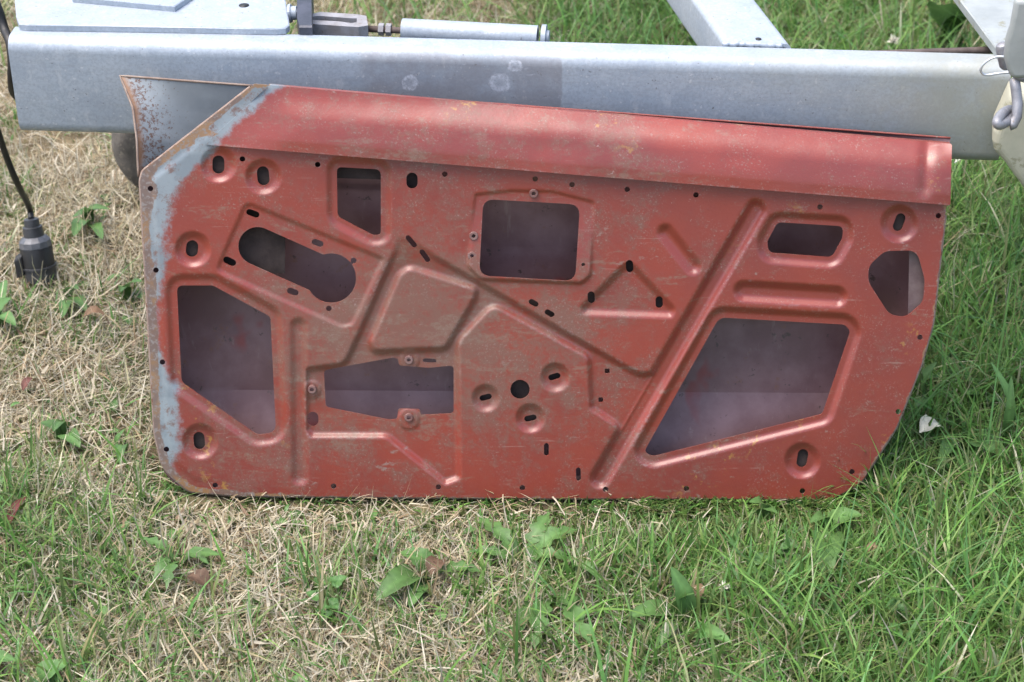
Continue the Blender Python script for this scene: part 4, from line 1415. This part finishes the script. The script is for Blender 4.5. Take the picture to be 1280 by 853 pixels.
# clover
def clover(label, base, n, spread, seed):
    rs = np.random.default_rng(abs(int(seed)))
    b = gp_px(*base)
    root = empty('clover_plant', b)
    tag(root, label, 'clover', 'clover plants')
    for k in range(n):
        c = b + np.array([rs.normal(0, spread), rs.normal(0, spread), rs.uniform(0.02, 0.045)])
        Vs, Fs, Cs = [], [], []
        a0 = rs.uniform(0, 6.28)
        col = np.array([0.085, 0.185, 0.055]) * rs.uniform(0.85, 1.2)
        for j in range(3):
            a = a0 + j * 2.094
            tip = c + np.array([math.cos(a), math.sin(a), rs.uniform(-.1, .35)]) * 0.0125
            V, Fc, C = leaf_mesh(c, tip, 0.013, 'oval', 0.001, int(k * 5 + j), col)
            o = sum(len(v) for v in Vs)
            Vs.append(V); Fs += [tuple(i + o for i in f) for f in Fc]; Cs.append(C)
        mesh_obj('leaf', np.vstack(Vs), Fs, M_LEAF, root, attrs={'tint': np.vstack(Cs)})
        V, Fc = tube([b, (b + c) / 2 + np.array([0, 0, .006]), c], 0.0008, 5)
        mesh_obj('stalk', V, Fc, M_LEAF, root, attrs={'tint': np.tile([[0.12, 0.2, 0.06]], (len(V), 1))})


clover('clover patch beside the pale petal, right of the door\'s edge', (1188, 500), 9, 0.022, 3)
clover('clover patch in the long grass at the right edge', (1232, 640), 7, 0.022, 5)
clover('sparse clover in front of the door\'s lower right corner', (985, 715), 6, 0.028, 7)
clover('sparse clover near the bottom edge, left of centre', (420, 770), 6, 0.03, 9)
clover('clover patch on the lawn at the bottom right', (1130, 800), 7, 0.03, 12)

# small anonymous sprouts between the blades
parts = []
Vs, Fs, Cs = [], [], []
o = 0
for k in range(420):
    x = RNG.uniform(-0.75, 0.75); y = RNG.uniform(-0.42, 0.02)
    if k > 260: x = RNG.choice([RNG.uniform(-1.0, -0.48), RNG.uniform(0.5, 1.0)]); y = RNG.uniform(0.05, 1.0)
    a = RNG.uniform(0, 6.28); L = RNG.uniform(0.010, 0.026)
    b = np.array([x, y, gz(x, y) + RNG.uniform(0.006, 0.02)])
    tip = b + np.array([math.cos(a) * L, math.sin(a) * L, RNG.uniform(-.003, .010)])
    V, Fc, C = leaf_mesh(b, tip, L * RNG.uniform(0.4, 0.75), 'oval', 0.002, k, np.array([0.095, 0.19, 0.055]) * RNG.uniform(0.7, 1.35))
    Vs.append(V); Fs += [tuple(i + o for i in f) for f in Fc]; Cs.append(C); o += len(V)
tag(mesh_obj('ground_cover', np.vstack(Vs), Fs, M_LEAF, attrs={'tint': np.vstack(Cs)}), 'tiny weed leaves scattered through the turf', 'ground cover', None, 'stuff')

# dead leaves, petals and flower heads
def dead(name, label, px, py, L, wd, ang, col, cat='dead leaf', z=0.026):
    c = at_z(px, py, z)
    a = math.radians(ang)
    dv = np.array([math.cos(a), math.sin(a), random.uniform(-.15, .15)]) * L / 2
    V, Fc, C = leaf_mesh(c - dv, c + dv, wd, 'oval', 0.008, int(px), col, 0.45)
    tag(mesh_obj(name, V, Fc, M_DEAD, attrs={'tint': C * (0.8 if cat == 'petal' else 0.62)}), label, cat, 'litter on the lawn')


dead('dead_leaf', 'curled brown leaf near the broad pointed leaves, left of centre', 545, 710, .036, .024, 70, (0.20, 0.12, 0.075))
dead('dead_leaf', 'russet leaf on dry grass under the door\'s left corner', 247, 728, .034, .026, 150, (0.19, 0.115, 0.075))
dead('dead_leaf', 'dark red strip of leaf at the left edge', 22, 640, .055, .012, 75, (0.19, 0.055, 0.045))
dead('dead_leaf', 'dull red curled leaf left of the door, below the plug', 36, 482, .030, .012, 65, (0.24, 0.10, 0.08))
dead('dead_leaf', 'tan leaf below the plug, level with the door\'s big left opening', 118, 396, .034, .022, 10, (0.36, 0.22, 0.13))
dead('dead_leaf', 'tan leaf beside the upright spoon-shaped leaf', 870, 742, .030, .018, 100, (0.36, 0.23, 0.13))
dead('dead_leaf', 'pale brown leaf on the green grass at lower right', 1092, 690, .022, .014, 20, (0.38, 0.27, 0.16))
dead('pale_petal', 'crumpled cream petal on the grass right of the door', 1164, 538, .038, .030, 25, (0.92, 0.87, 0.70), 'petal', .045)
dead('pale_petal', 'small white petal at the foot of the beam by the door\'s top right corner', 1200, 204, .020, .014, 10, (0.85, 0.83, 0.76), 'petal', .04)


def flower_head(label, px, py, r, z=0.03):
    c = at_z(px, py, z)
    root = empty('clover_flower', (c[0], c[1], gz(c[0], c[1])))
    tag(root, label, 'clover flower', 'clover flower heads')
    Vs, Fs = [], []
    o = 0
    Cs = []
    for k in range(40):
        u = RNG.normal(0, 1, 3); u[2] = abs(u[2]) * 0.8 - 0.15; u /= np.linalg.norm(u)
        s_ = np.cross(u, RNG.normal(0, 1, 3)); s_ /= np.linalg.norm(s_)
        R_ = r * RNG.uniform(0.75, 1.1)
        Vs += [c, c + u * R_ * 0.6 + s_ * r * 0.16, c + u * R_, c + u * R_ * 0.6 - s_ * r * 0.16]
        Fs.append((o, o + 1, o + 2, o + 3)); o += 4
        q_ = np.array([0.78, 0.74, 0.64]) * RNG.uniform(0.8, 1.1)
        Cs += [q_ * 0.75, q_, q_, q_]
    mesh_obj('flower_head', Vs, Fs, M_DEAD, root, smooth=False, attrs={'tint': np.array(Cs)})
    V, Fc = tube([np.array(root.location), c], 0.001, 5)
    mesh_obj('stalk', V, Fc, M_LEAF, root, attrs={'tint': np.tile([[0.12, 0.2, 0.06]], (len(V), 1))})


flower_head('white clover head left of the lowest green tuft, right of centre', 906, 735, 0.010)
flower_head('white clover head near the bottom, right of the bright oval leaf', 998, 778, 0.008)
flower_head('pale clover head in the long grass behind the main beam', 1117, 52, 0.014, 0.06)
